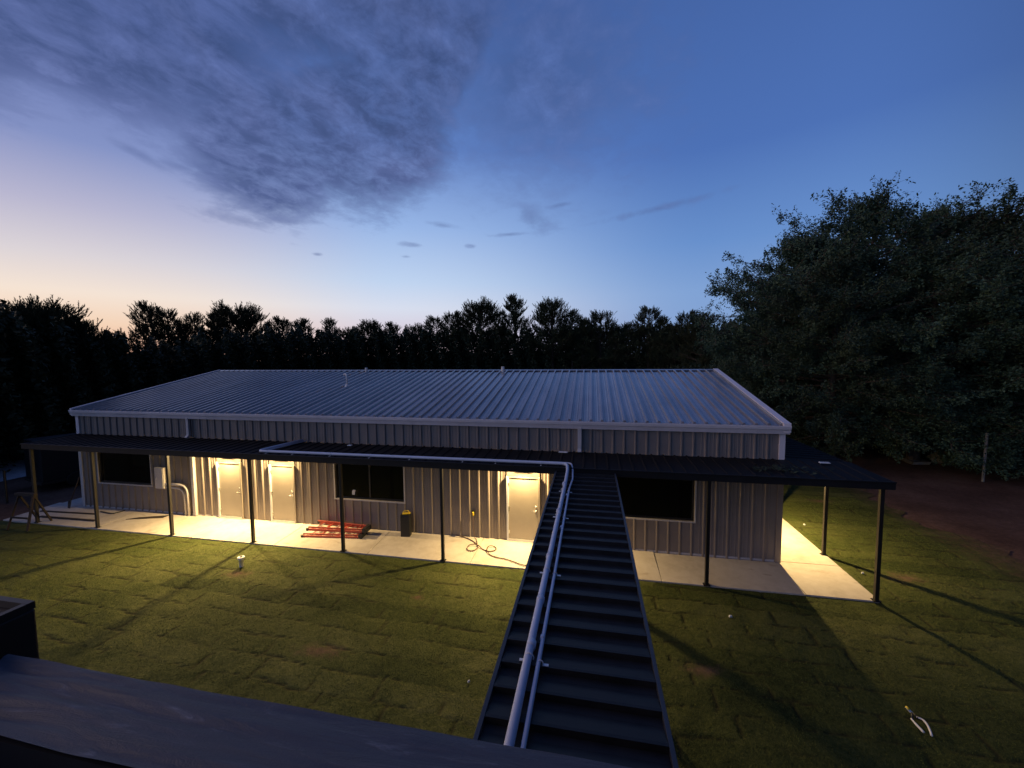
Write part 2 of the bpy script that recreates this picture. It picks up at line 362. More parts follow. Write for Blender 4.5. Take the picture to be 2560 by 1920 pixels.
# patio: one slab with tooled joints
XL, XR, YF = -1.44, 25.33, -1.45
L = 23.83; DB = 12.2
sl = MB()
jx = [2.7, 6.55, 9.55, 12.62, 15.68, 20.64]
xs = [XL]+jx+[L]
def slab(x0, x1, y0, y1, z00, z10):     # z00 front height, z10 wall height
    gp = .006; sl.hexa([(x0+gp,y0,-.2),(x1-gp,y0,-.2),(x1-gp,y1,-.2),(x0+gp,y1,-.2),(x0+gp,y0,z00),(x1-gp,y0,z00),(x1-gp,y1,z10),(x0+gp,y1,z10)])
for i in range(len(xs)-1): slab(xs[i], xs[i+1], YF, .1, 0, .06 if xs[i] < 19 else .03)
ysd = [YF, .12, 3.1, 6.1, 9.1, 12.6]
for i in range(5):
    sl.box(L+.006, XR, ysd[i]+.006, ysd[i+1]-.006, -.2, 0.0 if i == 0 else 0.002)
sl.box(XL, -.02, .112, 5, -.2, .012)
tag(sl.build('patio', m_conc, bevel=.006), 'pale concrete patio slab with joints wrapping round the building', None, None, 'structure')
dv = MB(); dv.add([(-13.5,5.2,-.03),(-11.2,5.9,-.03),(-8.1,3.5,-.03),(-8.1,1.8,-.03),(-14,-.5,-.03),(-24,1.2,-.03)], [(0,5,4,3,2,1)])
tag(dv.build('driveway', mat('pale_gravel', (.42,.43,.45), .9, 0, .2, 4)), 'pale driveway strip left of the building', None, None, 'structure')
# ------------------------------------------------------------------ building
ZB, Z1, Z2 = .03, 2.83, 3.51
bd = thing('metal_building', 'long metal building with ribbed tan walls and a low galvanised gable roof', 'building', (L/2, 6.1, 0))
wins = [(.82,3.24,1.02,2.3), (10.68,13.10,1.01,2.3), (19.30,21.70,1.0,2.3)]
doors = [(6.16,7.05), (8.27,9.14), (16.47,17.37)]
openx = [(a, c, z0, z1) for a, c, z0, z1 in wins]+[(a-.05, c+.05, 0, 2.035) for a, c in doors]
openx.sort()
fw = MB(); x = 0.
for a, c, z0, z1 in openx:
    fw.box(x, a, 0, .12, ZB, Z2+.15); 
    if z0 > 0: fw.box(a, c, 0, .12, ZB, z0)
    fw.box(a, c, 0, .12, z1, Z2+.15); x = c
fw.box(x, L, 0, .12, ZB, Z2+.15)
def rib(mb, x, z0, z1, hgt=.034, w0=.04, w1=.016, y=0.):
    mb.add([(x-w0,y,z0),(x-w1,y-hgt,z0),(x+w1,y-hgt,z0),(x+w0,y,z0),(x-w0,y,z1),(x-w1,y-hgt,z1),(x+w1,y-hgt,z1),(x+w0,y,z1)],
           [(1,0,4,5),(2,1,5,6),(3,2,6,7),(0,1,2,3),(7,6,5,4)])
FT = .3048
for i in range(1, 78):
    xx = i*FT
    segs = [(ZB, Z2)]
    for a, c, z0, z1 in openx:
        if a-.07 < xx < c+.07:
            if z0 == 0: segs = [(2.62, Z2)]
            else: segs = [(ZB, z0-.05), (z1+.04, Z2)]
    for z0, z1 in segs: rib(fw, xx, z0, z1)
    for dxm in (-.1, .1):     # minor stiffening beads
        if not any(a-.05 < xx+dxm < c+.05 for a, c, _, _ in openx): rib(fw, xx+dxm, ZB, Z2, .006, .018, .008)
fw.build('front_wall', m_wall, bd)
ow = MB()
zr = lambda y: 3.66+(4.94-3.66)*min(y, DB-y)/6.1
for X0, X1 in ((0,.12),(L-.12,L)):
    ow.add([(X0,.121,ZB),(X1,.121,ZB),(X1,DB,ZB),(X0,DB,ZB),(X0,.121,3.6),(X1,.121,3.6),(X1,DB,3.6),(X0,DB,3.6),(X0,6.1,4.85),(X1,6.1,4.85)],
           [(0,3,7,8,4),(1,5,9,6,2),(4,8,9,5),(7,6,9,8),(0,4,5,1),(3,2,6,7),(0,1,2,3)])
k = 1
while k*FT < DB:                    # ribs of the gable walls
    yy = k*FT; zt = zr(yy)-.06
    for sg, X0 in ((-1, 0.), (1, L)):
        ow.add([(X0,yy-.04,ZB),(X0+sg*.034,yy-.016,ZB),(X0+sg*.034,yy+.016,ZB),(X0,yy+.04,ZB),(X0,yy-.04,zt),(X0+sg*.034,yy-.016,zt),(X0+sg*.034,yy+.016,zt),(X0,yy+.04,zt)],
               [(0,1,5,4),(1,2,6,5),(2,3,7,6)])
    k += 1
ow.box(.121, L-.121, DB-.12, DB-.001, ZB, 3.6)
ow.build('side_wall', m_wall, bd)
# dark floor inside so the openings are dark
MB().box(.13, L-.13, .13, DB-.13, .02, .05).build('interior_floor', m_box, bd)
# roof
rf = MB(); e0 = -.06; ze = 3.735; zrd = 4.955; OX = .1
def rz(y): return ze+(zrd-ze)*(min(y, DB-y)-e0)/(6.1-e0)
for ya, yb in ((e0, 6.1), (6.1, DB-e0)):
    rf.hexa([(-OX,ya,rz(ya)-.05),(L+OX,ya,rz(ya)-.05),(L+OX,yb,rz(yb)-.05),(-OX,yb,rz(yb)-.05),(-OX,ya,rz(ya)),(L+OX,ya,rz(ya)),(L+OX,yb,rz(yb)),(-OX,yb,rz(yb))])
i = 0
while i*FT < L:
    xx = .0+i*FT
    for ya, yb in ((e0-.015, 6.02), (6.18, DB-e0)):
        P = []
        for y in (ya, yb):
            z = rz(y)
            P += [(xx-.048,y,z-.001),(xx-.026,y,z+.058),(xx+.026,y,z+.058),(xx+.048,y,z-.001)]
        rf.add(P, [(0,1,5,4),(1,2,6,5),(2,3,7,6),(3,2,1,0),(4,5,6,7)])
    for dm in (.1, .2):
        for ya, yb in ((e0, 6.02),):
            P = []
            for y in (ya, yb):
                z = rz(y); P += [(xx+dm-.02,y,z-.001),(xx+dm-.008,y,z+.007),(xx+dm+.008,y,z+.007),(xx+dm+.02,y,z-.001)]
            rf.add(P, [(0,1,5,4),(1,2,6,5),(2,3,7,6),(3,2,1,0)])
    i += 1
ro = rf.build('roof', m_roof, bd)
rc = MB(); rc.hexa([(-OX,5.93,rz(5.93)+.037),(L+OX,5.93,rz(5.93)+.037),(L+OX,6.1,zrd+.04),(-OX,6.1,zrd+.04),(-OX,5.93,rz(5.93)+.045),(L+OX,5.93,rz(5.93)+.045),(L+OX,6.1,zrd+.052),(-OX,6.1,zrd+.052)])
rc.hexa([(-OX,6.1,zrd+.04),(L+OX,6.1,zrd+.04),(L+OX,6.27,rz(6.27)+.037),(-OX,6.27,rz(6.27)+.037),(-OX,6.1,zrd+.052),(L+OX,6.1,zrd+.052),(L+OX,6.27,rz(6.27)+.045),(-OX,6.27,rz(6.27)+.045)])
o = rc.build('ridge_cap', m_roof, ro); o.location = (0,0,0)
for x0, x1 in ((-OX-.03, -OX+.06), (L+OX-.14, L+OX+.03)):
    for ya, yb in ((e0-.08, 6.1), (6.1, DB-e0+.05)):
        tr = MB(); za, zb = (ze-.0 if ya < 0 else zrd), (zrd if yb == 6.1 else ze)
        tr.hexa([(x0,ya,za-.17),(x1,ya,za-.17),(x1,yb,zb-.17),(x0,yb,zb-.17),(x0,ya,za+.068),(x1,ya,za+.068),(x1,yb,zb+.072),(x0,yb,zb+.072)]); tr.build('rake_trim', m_gut, bd)
gt = MB(); y0 = -.19
P = [(-.01,3.52),(-.11,3.52),(-.125,3.56),(-.15,3.62),(-.175,3.655),(-.19,3.72),(-.19,3.745),(-.172,3.745),(-.172,3.725),(-.12,3.57),(-.02,3.57),(-.01,3.70)]
V = [(-OX-.02, a, z) for a, z in P]+[(L+OX+.02, a, z) for a, z in P]; n_ = len(P)
gt.add(V, [(i, (i+1) % n_, n_+(i+1) % n_, n_+i) for i in range(n_)]+[tuple(range(n_)), tuple(range(2*n_-1, n_-1, -1))])
gt.build('gutter', m_gut, bd)
def downspout(x, z0, z1, kick=True):
    d = MB(); d.box(x-.055, x+.055, -.125, -.036, z0, z1-.1)
    d.hexa([(x-.055,-.125,z1-.1),(x+.055,-.125,z1-.1),(x+.055,-.036,z1-.1),(x-.055,-.036,z1-.1),(x-.055,-.14,z1),(x+.055,-.14,z1),(x+.055,-.045,z1),(x-.055,-.045,z1)])
    if kick: d.hexa([(x-.055,-.2,z0-.05),(x+.055,-.2,z0-.05),(x+.055,-.15,z0-.09),(x-.055,-.15,z0-.09),(x-.055,-.125,z0+.02),(x+.055,-.125,z0+.02),(x+.055,-.036,z0-.001),(x-.055,-.036,z0-.001)])
    d.build('downspout', m_trim, bd, bevel=.008)
downspout(18.575, 2.93, 3.55); downspout(5.08, 2.93, 3.55)
dsx = (ony(484,1150).x+ony(497,1285).x)/2
d = MB(); d.box(dsx-.06, dsx+.06, -.125, -.036, .07, 2.6); d.build('downspout', m_trim, bd, bevel=.01)
ct = MB()
for x0, x1, zz0, zz1, mt_ in ((-.045,.09,2.66,3.52,m_gut), (L-.09,L+.045,2.66,3.52,m_gut), (-.045,.09,ZB,2.655,m_trim), (L-.09,L+.045,ZB,2.655,m_wall)):
    ct = MB().box(x0, x1, -.042, .0, zz0, zz1)
    if x0 < 1: ct.box(-.045, -.002, .0005, .1, zz0, zz1)
    else: ct.box(L+.002, L+.045, .0005, .1, zz0, zz1)
    ct.build('corner_trim', mt_, bd)
MB().box(.1, 6.1, -.012, -.002, .05, .095).build('base_trim', m_trim, bd); MB().box(17.5, L-.1, -.012, -.002, .035, .09).build('base_trim', m_trim, bd)
# windows
for wi, (a, c, z0, z1) in enumerate(wins):
    fr = MB(); t_ = .04
    fr.box(a-t_, a, -.03, .03, z0-t_, z1+t_).box(c, c+t_, -.03, .03, z0-t_, z1+t_).box(a, c, -.03, .03, z0-t_, z0).box(a, c, -.03, .03, z1, z1+t_)
    wo_ = fr.build('window', m_trim, bd)
    s_ = MB(); s_.box(a, a+.05, .05, .1, z0, z1).box(c-.05, c, .05, .1, z0, z1).box(a+.05, c-.05, .05, .1, z0, z0+.05).box(a+.05, c-.05, .05, .1, z1-.05, z1)
    if wi == 1: s_.box(11.86, 11.91, .045, .1, z0+.05, z1-.05)
    q_ = s_.build('sash', m_rubber, wo_); q_.location = (0,0,0)
    q_ = MB().box(a+.05, c-.05, .07, .078, z0+.05, z1-.05).build('pane', m_glass, wo_); q_.location = (0,0,0)
    if wi == 1:
        q_ = MB().box(11.25,11.34,.045,.069,1.13,1.27).box(11.27,11.36,.046,.069,1.24,1.29).build('sticker', m_white, wo_); q_.location = (0,0,0); q_['label'] = 'small pale sticker low on the glass'
# doors
for a, c in doors:
    z0, z1 = .12, 1.975
    dr = MB().box(a+.004, c-.004, -.012, .035, z0, z1).build('door', m_door, bd, bevel=.004)
    fr = MB(); fr.box(a-.05, a, -.05, .05, .06, z1+.05).box(c, c+.05, -.05, .05, .06, z1+.05).box(a, c, -.024, .05, z1+.006, z1+.05)
    fo = fr.build('door_frame', m_door, dr); fo.location = (0,0,0)
    jm = MB().box(a-.052, a-.0, -.056, -.052, .06, z1+.045).box(a-.004, a+.002, -.05, -.014, .06, z1).build('lit_hinge_jamb', m_jamb_lit, dr); jm.location = (0,0,0)  # pale strip over the frame stands for light caught there
    st = MB().box(a-.05, c+.05, -.1, .05, .05, .075).box(a, c, -.05, .05, .076, .115).build('threshold', m_alu, dr); st.location = (0,0,0)
    for zz in (.32, 1.05, 1.78):
        hg = MB(); hg.tube([(a, -.03, zz-.05), (a, -.03, zz+.05)], .016, 8).box(a, a+.035, -.03, -.0125, zz-.05, zz+.05)
        q_ = hg.build('hinge', m_steel, dr); q_.location = (0,0,0)
    hn = MB(); hx = c-.07; hz = 1.0
    hn.tube([(hx,-.012,hz),(hx,-.028,hz)], .032, 14).tube([(hx,-.028,hz),(hx,-.07,hz)], .012, 8).tube([(hx,-.066,hz),(hx-.05,-.07,hz),(hx-.12,-.064,hz-.005)], .0105, 8)
    q_ = MB().tube([(hx,-.012,hz+.13),(hx,-.03,hz+.13)], .028, 14).build('deadbolt', m_steel, dr, True); q_.location = (0,0,0)
    q_ = hn.build('handle', m_steel, dr, True); q_.location = (0,0,0)
    hd = MB().box(a-.045, c+.045, -.02, 0, 2.036, 2.6).build('header_panel', m_wall, dr); hd.location = (0,0,0)
# vent pipes on the roof (parts of the building)
v = MB(); v._l(8.43, 5.85, [(.055,4.84),(.065,5.12),(.055,5.12),(.045,4.9)], 14); v.build('vent_pipe', m_white, bd)
v = MB(); v._l(15.06, 5.85, [(.07,4.84),(.075,5.14),(.065,5.14),(.06,4.9)], 14); v.build('vent_pipe', m_white, bd)
zz = rz(3.4)
v = MB(); v.tube([(9.0,3.4,zz-.02),(9.0,3.4,zz+.36),(8.98,3.42,zz+.45),(8.93,3.44,zz+.50),(8.87,3.45,zz+.49),(8.84,3.46,zz+.44)], .032, 10)
v._l(9.0, 3.4, [(.12,zz-.03),(.06,zz+.06),(.033,zz+.09)], 14)
v.build('gooseneck_vent', m_white, bd, True)
# ------------------------------------------------------------------ porch canopy (front + right side)
pc = thing('porch_canopy', 'long dark metal porch canopy on square posts wrapping round the front and right side', 'canopy', (12, -.7, 0))
PF, PR, PLX = -1.53, 25.38, .02
zp = lambda y: 2.83+(2.775-2.83)*min(1., -y/1.53)
ps = MB()
ps.hexa([(PLX,PF,2.70),(PR,PF,2.70),(PR,-.042,2.75),(PLX,-.042,2.75),(PLX,PF,2.775),(PR,PF,2.775),(PR,-.042,2.83),(PLX,-.042,2.83)])
ps.hexa([(L+.05,-.042,2.75),(PR,-.042,2.70),(PR,12.4,2.70),(L+.05,12.4,2.75),(L+.05,-.042,2.83),(PR,-.042,2.775),(PR,12.4,2.775),(L+.05,12.4,2.83)])
i = 0
while PLX+.1+i*FT < PR:
    xx = PLX+.1+i*FT; ye = -.04
    ps.add([(xx-.035,PF,2.774),(xx-.012,PF,2.80),(xx+.012,PF,2.80),(xx+.035,PF,2.774),(xx-.035,ye,2.829),(xx-.012,ye,2.855),(xx+.012,ye,2.855),(xx+.035,ye,2.829)],
           [(0,1,5,4),(1,2,6,5),(2,3,7,6),(3,2,1,0),(4,5,6,7)]); i += 1
i = 1
while i*FT < 12.3:
    yy = i*FT
    ps.add([(PR,yy-.035,2.774),(PR,yy-.012,2.80),(PR,yy+.012,2.80),(PR,yy+.035,2.774),(L+.06,yy-.035,2.829),(L+.06,yy-.012,2.855),(L+.06,yy+.012,2.855),(L+.06,yy+.035,2.829)],
           [(0,4,5,1),(1,5,6,2),(2,6,7,3),(0,1,2,3)]); i += 1
ps.build('canopy_roof', m_black, pc)
fa = MB(); fa.box(PLX-.03, PR+.03, PF-.05, PF-.002, 2.615, 2.792).box(PR+.002, PR+.03, PF, 12.4, 2.615, 2.792).box(PLX-.03, PLX-.002, PF, -.05, 2.615, 2.80)
fa.box(PLX-.03, PR+.03, PF-.075, PF-.05, 2.77, 2.80).box(PLX, PR, PF, PF+.1, 2.60, 2.66)
fa.build('fascia', m_fas, pc, bevel=.004)
for X, Y in [(.1,-1.40),(2.72,-1.38),(5.78,-1.40),(8.79,-1.39),(11.85,-1.41),(14.91,-1.43),(18.25,-1.43),(21.67,-1.42),(25.25,-1.42),(25.28,.74),(25.28,3.95),(25.28,7.1),(25.28,10.2)]:
    p_ = MB().box(X-.04, X+.04, Y-.04, Y+.04, -.02, 2.7).build('post', m_post, pc, bevel=.006)
    q_ = MB().box(X-.075, X+.075, Y-.06, Y+.06, -.01, .014).build('base_plate', m_post, p_); q_.location = (0,0,0)
# ------------------------------------------------------------------ walkway canopy
wc = thing('walkway_canopy', 'dark ribbed metal roof of a covered walkway running toward the viewer', 'canopy', (18.8, -6, 0))
W0, W1, WZ, WY0, WY1 = 18.05, 19.455, 2.655, -10.7, -1.6
ws = MB().box(W0, W1, WY0, WY1, WZ-.05, WZ)
y = WY1-.16
while y > WY0:
    jg = random.uniform(-.003,.003)
    ws.add([(W0,y+.21,WZ+.002),(W0,y+.03,WZ+.05+jg),(W0,y+.0,WZ+.052+jg),(W0,y-.012,WZ-.001),(W1,y+.21,WZ+.002),(W1,y+.03,WZ+.05),(W1,y-.0,WZ+.052),(W1,y-.012,WZ-.001)],
           [(0,1,5,4),(1,2,6,5),(2,3,7,6),(3,2,1,0),(4,5,6,7)]); y -= .3
ws.build('ribbed_sheet', m_walk, wc)
e_ = MB().box(W0-.04, W0-.002, WY0, WY1, WZ-.16, WZ+.055)
e_.build('edge_trim', m_edge, wc, bevel=.003)
MB().box(W1+.002, W1+.04, WY0, WY1, WZ-.16, WZ+.055).build('edge_trim', m_edge, wc, bevel=.003)
for X in (W0+.05, W1-.05):
    for Y in (-4.6, -7.6, -10.3):
        MB().box(X-.045, X+.045, Y-.045, Y+.045, -.06, WZ-.05).build('post', m_post, wc, bevel=.006)
# ------------------------------------------------------------------ conduits
def fillet(P, r=.12, n=6):
    P = [Vector(p) for p in P]; out = [P[0]]
    for i in range(1, len(P)-1):
        a, p, c = P[i-1], P[i], P[i+1]; u = (a-p).normalized(); w = (c-p).normalized()
        rr = min(r, (a-p).length*.45, (c-p).length*.45)
        for k in range(n+1):
            t = k/n; out.append((p+u*rr)*(1-t)**2+p*2*t*(1-t)+(p+w*rr)*t*t)
    out.append(P[-1]); return out
ZC = WZ+.045+.05
cb = thing('large_conduit', 'thick pale grey conduit pipe running along the porch edge and down the walkway roof', 'pipe', (18.3, -1.5, 2.8))
zq = 2.80+.036
P1 = [(9.6,-.06,2.875+.036), (9.15,-1.42,zq+.012), (18.30,-1.42,zq+.02), (18.33,-1.75,ZC+.04), (18.33,-2.6,ZC), (18.31,-6.4,ZC), (18.29,-10.72,ZC)]
cpipe = MB().tube(fillet(P1, .16), .039, 12).build('pipe', m_pvc, cb, True)
sm = thing('small_conduit', 'thin pale grey conduit pipe running beside the thicker one on the walkway roof', 'pipe', (18.4, -1.5, 2.8))
ZS = WZ+.045+.026
P2 = [(9.7,-.06,2.88), (9.32,-1.28,zq-.005), (18.40,-1.28,zq), (18.45,-1.62,ZS+.03), (18.475,-2.3,ZS), (18.43,-3.0,ZS), (18.42,-6.4,ZS), (18.385,-10.72,ZS)]
MB().tube(fillet(P2, .12), .021, 10).build('pipe', m_pvc, sm, True)
for yc in (-2.75, -4.35, -6.05, -7.1, -7.85, -9.3):
    MB().tube([(18.31,yc-.04,ZC),(18.31,yc+.04,ZC)], .047, 12).build('coupling', m_pvc, cb, True)
for yc in (-3.4, -5.0, -7.7): MB().tube([(18.405,yc-.025,ZS),(18.405,yc+.025,ZS)], .027, 10).build('coupling', m_pvc, sm, True)
def strap(parent, P, r, dirv, side=0):
    x, y, z = P; s_ = MB()
    if dirv == 'x':
        s_.tube([(x, y+math.cos(a)*(r+.004), z+math.sin(a)*(r+.004)) for a in np.linspace(-.4, math.pi+.4, 9)], .006, 6)
        s_.box(x-.012, x+.012, y-r-.07, y-r-.0, z-r-.01, z-r+.002)
    else:
        s_.tube([(x+math.cos(a)*(r+.004), y, z+math.sin(a)*(r+.004)) for a in np.linspace(-.4, math.pi+.4, 9)], .006, 6)
        a_, b_ = (x-r-.055, x-r) if side < 0 else (x+r, x+r+.055)
        s_.box(a_, b_, y-.014, y+.014, z-r+.001, z-r+.009)
    s_.build('strap', m_white, parent)
for px in (670, 735, 828, 926, 1026, 1158, 1240, 1353):
    q_ = ony(px, 1135, -1.42); strap(cb, (q_.x, -1.42, zq+.012), .039, 'x')
for yy in (-3.15, -4.55, -6.45, -8.02, -9.6): strap(cb, (18.315, yy, ZC), .039, 'y', -1); strap(sm, (18.425, yy-.02, ZS), .021, 'y', 1)
# ------------------------------------------------------------------ wall lights
def wall_light(name_pos, facing, label):
    x, y, z = name_pos
    t = thing('wall_light', label, 'light', (x, y, z), 'wall lights under the porch')
    fx, fy = facing; rx, ry = -fy, fx
    def pt(s, d, h): return (x+rx*s+fx*d, y+ry*s+fy*d, z+h)
    hs = MB(); hs.hexa([pt(-.13,0,.0),pt(.13,0,.0),pt(.13,.17,.02),pt(-.13,.17,.02),pt(-.13,0,.09),pt(.13,0,.09),pt(.13,.12,.09),pt(-.13,.12,.09)])
    hs.hexa([pt(-.13,0,-.245),pt(.13,0,-.245),pt(.13,.065,-.245),pt(-.13,.065,-.245),pt(-.13,0,-.0005),pt(.13,0,-.0005),pt(.13,.065,-.0005),pt(-.13,.065,-.0005)])  # skirt below the lens, added to keep lamp light off the door header
    hs.build('housing', m_rubber, t)
    ln = MB(); ln.hexa([pt(-.11,.07,-.010),pt(.11,.07,-.010),pt(.11,.155,-.002),pt(-.11,.155,-.002),pt(-.11,.07,-.002),pt(.11,.07,-.002),pt(.11,.155,.006),pt(-.11,.155,.006)])
    ln.build('lens', m_lens, t)
    ld = bpy.data.lights.new('lamp', 'AREA'); ld.shape = 'RECTANGLE'; ld.size = .11; ld.size_y = .05; ld.energy = LW*(1 if facing[1] else 1.25); ld.color = (1,.69,.285)
    lo = bpy.data.objects.new('lamp', ld); C.objects.link(lo); lo.parent = t
    lo.location = (fx*.125, fy*.125, -.035)
    tl_ = TILT if fy else .18; d = Vector((fx*tl_, fy*tl_, -1)).normalized(); lo.rotation_euler = d.to_track_quat('-Z', 'Y').to_euler()
    return t
LW = 330; TILT = .42
m_lens = bpy.data.materials.new('lens_glow'); m_lens.use_nodes = True
pp = m_lens.node_tree.nodes['Principled BSDF']; pp.inputs['Emission Color'].default_value = (1,.75,.4,1); pp.inputs['Emission Strength'].default_value = 8
wall_light((6.6,-.035,2.60), (0,-1), 'lit wall light above the leftmost door')
wall_light((8.7,-.035,2.60), (0,-1), 'lit wall light above the middle door')
wall_light((16.92,-.035,2.60), (0,-1), 'lit wall light above the door beside the walkway roof')
wall_light((L+.035,2.0,2.60), (1,0), 'lit wall light round the corner on the right gable wall')
# ------------------------------------------------------------------ small objects
FLZ = .03
# two red step ladders lying on the slab
def stepladder(label, ox, oy, oz, ang, tipx):
    t = thing('stepladder', label, 'ladder', (ox, oy, oz), 'red step ladders on the patio')
    Lh = 1.86
    def P(u, v, w): # u along, v across (towards wall), w up
        return (ox+u*math.cos(ang)-v*math.sin(ang), oy+u*math.sin(ang)+v*math.cos(ang), oz+w)
    def bar(u0, v0, u1, v1, w0, w1, th, nm, mt):
        d = Vector((u1-u0, v1-v0)).normalized(); n = Vector((-d.y, d.x))*th/2
        m_ = MB().hexa([P(u0-n.x,v0-n.y,w0),P(u0+n.x,v0+n.y,w0),P(u1+n.x,v1+n.y,w0),P(u1-n.x,v1-n.y,w0),P(u0-n.x,v0-n.y,w1),P(u0+n.x,v0+n.y,w1),P(u1+n.x,v1+n.y,w1),P(u1-n.x,v1-n.y,w1)])
        return m_.build(nm, mt, t, bevel=.004)
    # front rails (with steps) and rear rails, ladder lies flat on its rear frame
    bar(0, 0, Lh, .07, .0, .075, .028, 'rail', m_red); bar(0, .56, Lh, .40, .0, .075, .028, 'rail', m_red)
    bar(.02, .035, Lh-.06, .10, .078, .125, .022, 'rear_rail', m_red); bar(.02, .525, Lh-.06, .37, .078, .125, .022, 'rear_rail', m_red)
    for k in range(6):
        u = .2+k*.29; va = .07*u/Lh+.015; vb = .56-.16*u/Lh-.015
        s_ = MB(); s_.hexa([P(u,va,.012),P(u+.075,va,.012),P(u+.075,vb,.012),P(u,vb,.012),P(u,va,.03),P(u+.075,va,.03),P(u+.075,vb,.03),P(u,vb,.03)])
        s_.build('step', m_red if k % 2 else m_alu, t, bevel=.003)
    for k in range(5):
        u = .3+k*.33; va = .035+.065*u/Lh+.012; vb = .525-.155*u/Lh-.012
        MB().tube([P(u,va,.1),P(u,vb,.1)], .012, 6).build('cross_brace', m_red, t)
    s_ = MB(); u = Lh-.03; s_.hexa([P(u,.04,-.005),P(u+.12,.05,-.005),P(u+.12,.42,-.005),P(u,.43,-.005),P(u,.04,.15),P(u+.12,.05,.14),P(u+.12,.42,.14),P(u,.43,.15)])
    s_.build('top_cap', m_rubber, t, bevel=.015)
    for v_ in (0., .56):
        s_ = MB(); s_.hexa([P(-.03,v_-.03,-.004),P(.05,v_-.03,-.004),P(.05,v_+.03,-.004),P(-.03,v_+.03,-.004),P(-.03,v_-.03,.08),P(.05,v_-.03,.08),P(.05,v_+.03,.08),P(-.03,v_+.03,.08)])
        s_.build('foot', m_rubber, t, bevel=.006)
stepladder('lower of two red fibreglass step ladders lying folded on the patio', 10.05, -.86, .012, .07, 0)
stepladder('upper of two red fibreglass step ladders lying folded under the middle window', 10.12, -.70, .165, .03, 0)
# tall black case with a yellow top
bx = thing('tool_case', 'tall black case with a yellow top standing by the wall near the window', 'case', (13.25, -.25, .05))
def rot_box(mb, cx_, cy_, a, sx, sy, z0, z1, tp=1.):
    c_, s_ = math.cos(a), math.sin(a); P = []
    for z, k in ((z0, 1.), (z1, tp)):
        for u, v in ((-sx,-sy),(sx,-sy),(sx,sy),(-sx,sy)): P.append((cx_+(u*c_-v*s_)*k, cy_+(u*s_+v*c_)*k, z))
    return mb.hexa(P)
rot_box(MB(), 13.25, -.24, .12, .15, .10, .04, .70).build('body', m_rubber, bx, bevel=.02)
rot_box(MB(), 13.25, -.24, .12, .145, .095, .702, .73).build('lid', m_rubber, bx, bevel=.01)
s_ = MB(); rot_box(s_, 13.27, -.24, .35, .12, .05, .732, .775); s_.build('yellow_tray', m_yellow, bx, bevel=.015)
s_ = MB(); s_.tube([(13.17,-.27,.776),(13.20,-.265,.83),(13.33,-.225,.84),(13.36,-.215,.776)], .014, 8); s_.build('carry_handle', m_yellow, bx, True)
# outlet + cord + hose
oz_ = ony(800+1415/3.687, 1080+745/3.687, -.03)
ot = thing('wall_outlet', 'small wall outlet with a yellow plug on the tan wall left of the right door', 'outlet', (oz_.x, -.03, oz_.z))
MB().box(oz_.x-.05, oz_.x+.05, -.07, -.03, oz_.z-.09, oz_.z+.09).build('cover', m_rubber, ot, bevel=.006)
MB().box(oz_.x-.025, oz_.x+.03, -.12, -.072, oz_.z-.06, oz_.z+.05).build('plug', m_yellow, ot, bevel=.01)
z3 = lambda x, y: (800+x/3.687, 1080+y/3.687)
def smooth(P, n=6):
    P = [Vector(p) for p in P]; out = []
    for i in range(len(P)-1):
        a = P[max(i-1,0)]; p = P[i]; q = P[i+1]; c = P[min(i+2,len(P)-1)]
        for k in range(n):
            t = k/n; out.append(.5*((2*p)+(-a+q)*t+(2*a-5*p+4*q-c)*t*t+(-a+3*p-3*q+c)*t**3))
    out.append(P[-1]); return out
def slabz(y): return .052*max(0, (y+1.45)/1.55)+.012
def lay(L_, r):
    out = []
    for i, (x, y) in enumerate(L_):
        g_ = onz(*z3(x, y), .03); out.append((g_.x, g_.y, slabz(g_.y)+r))
    return out
zl = oz_.z
P = [(oz_.x, -.11, zl-.03), (oz_.x+.01, -.12, zl-.25), (oz_.x+.0, -.10, .45), (oz_.x+.03, -.09, .2), (oz_.x+.06, -.12, .075)]
P = smooth(P+lay([(1440,1000),(1452,1050)], .012), 5)
tag(MB().tube(P, .010, 8).build('power_cord', m_hose, None, True), 'brown cord hanging from the wall outlet down to the patio', 'cord')
P = lay([(1195,948),(1260,962),(1340,985),(1400,1010),(1440,1040),(1455,1065),(1430,1092),(1390,1100),(1358,1090),(1358,1070),(1385,1054),(1425,1052),(1460,1062),(1500,1085),(1550,1104),(1600,1100),(1625,1083),(1610,1066),(1575,1064),(1545,1078),(1540,1105),(1570,1135),(1630,1158),(1700,1170),(1780,1195),(1860,1222),(1950,1235),(2020,1238)], .014)
P = [(a, b_, c_+(.028 if i in (10,11,12,18,19,20) else 0)) for i, (a, b_, c_) in enumerate(P)]
tag(MB().tube(smooth(P, 5), .0135, 8).build('garden_hose', m_hose, None, True), 'thin brown hose with two loops lying across the patio by the right door', 'hose')
# electric panel and two bent conduits at the left
ep = thing('electric_panel', 'grey electric panel box on the tan wall behind a porch post', 'panel box', (3.78, -.04, 1.35))
MB().box(3.58, 3.98, -.16, -.036, .98, 1.74).build('cabinet', m_trim, ep, bevel=.012)
MB().box(3.61, 3.95, -.175, -.161, 1.02, 1.70).build('cover', m_trim, ep, bevel=.006)
MB().box(3.66, 3.70, -.19, -.176, 1.32, 1.40).build('latch', m_steel, ep, bevel=.003)
for nm, x1, zt, xs_, rr, lb in (('outer', 4.93, 1.15, 3.99, .045, 'outer one of two bent grey pipes from the electric panel down to the patio'), ('inner', 4.78, 1.02, 3.99, .035, 'inner one of two bent grey pipes from the electric panel down to the patio')):
    P = fillet([(xs_, -.10, zt), (x1-.02, -.10, zt), (x1, -.10, .06)], .32, 8)
    tag(MB().tube(P, rr, 12).build('bent_pipe', m_trim, None, True), lb, 'pipe', 'bent pipes beside the panel')
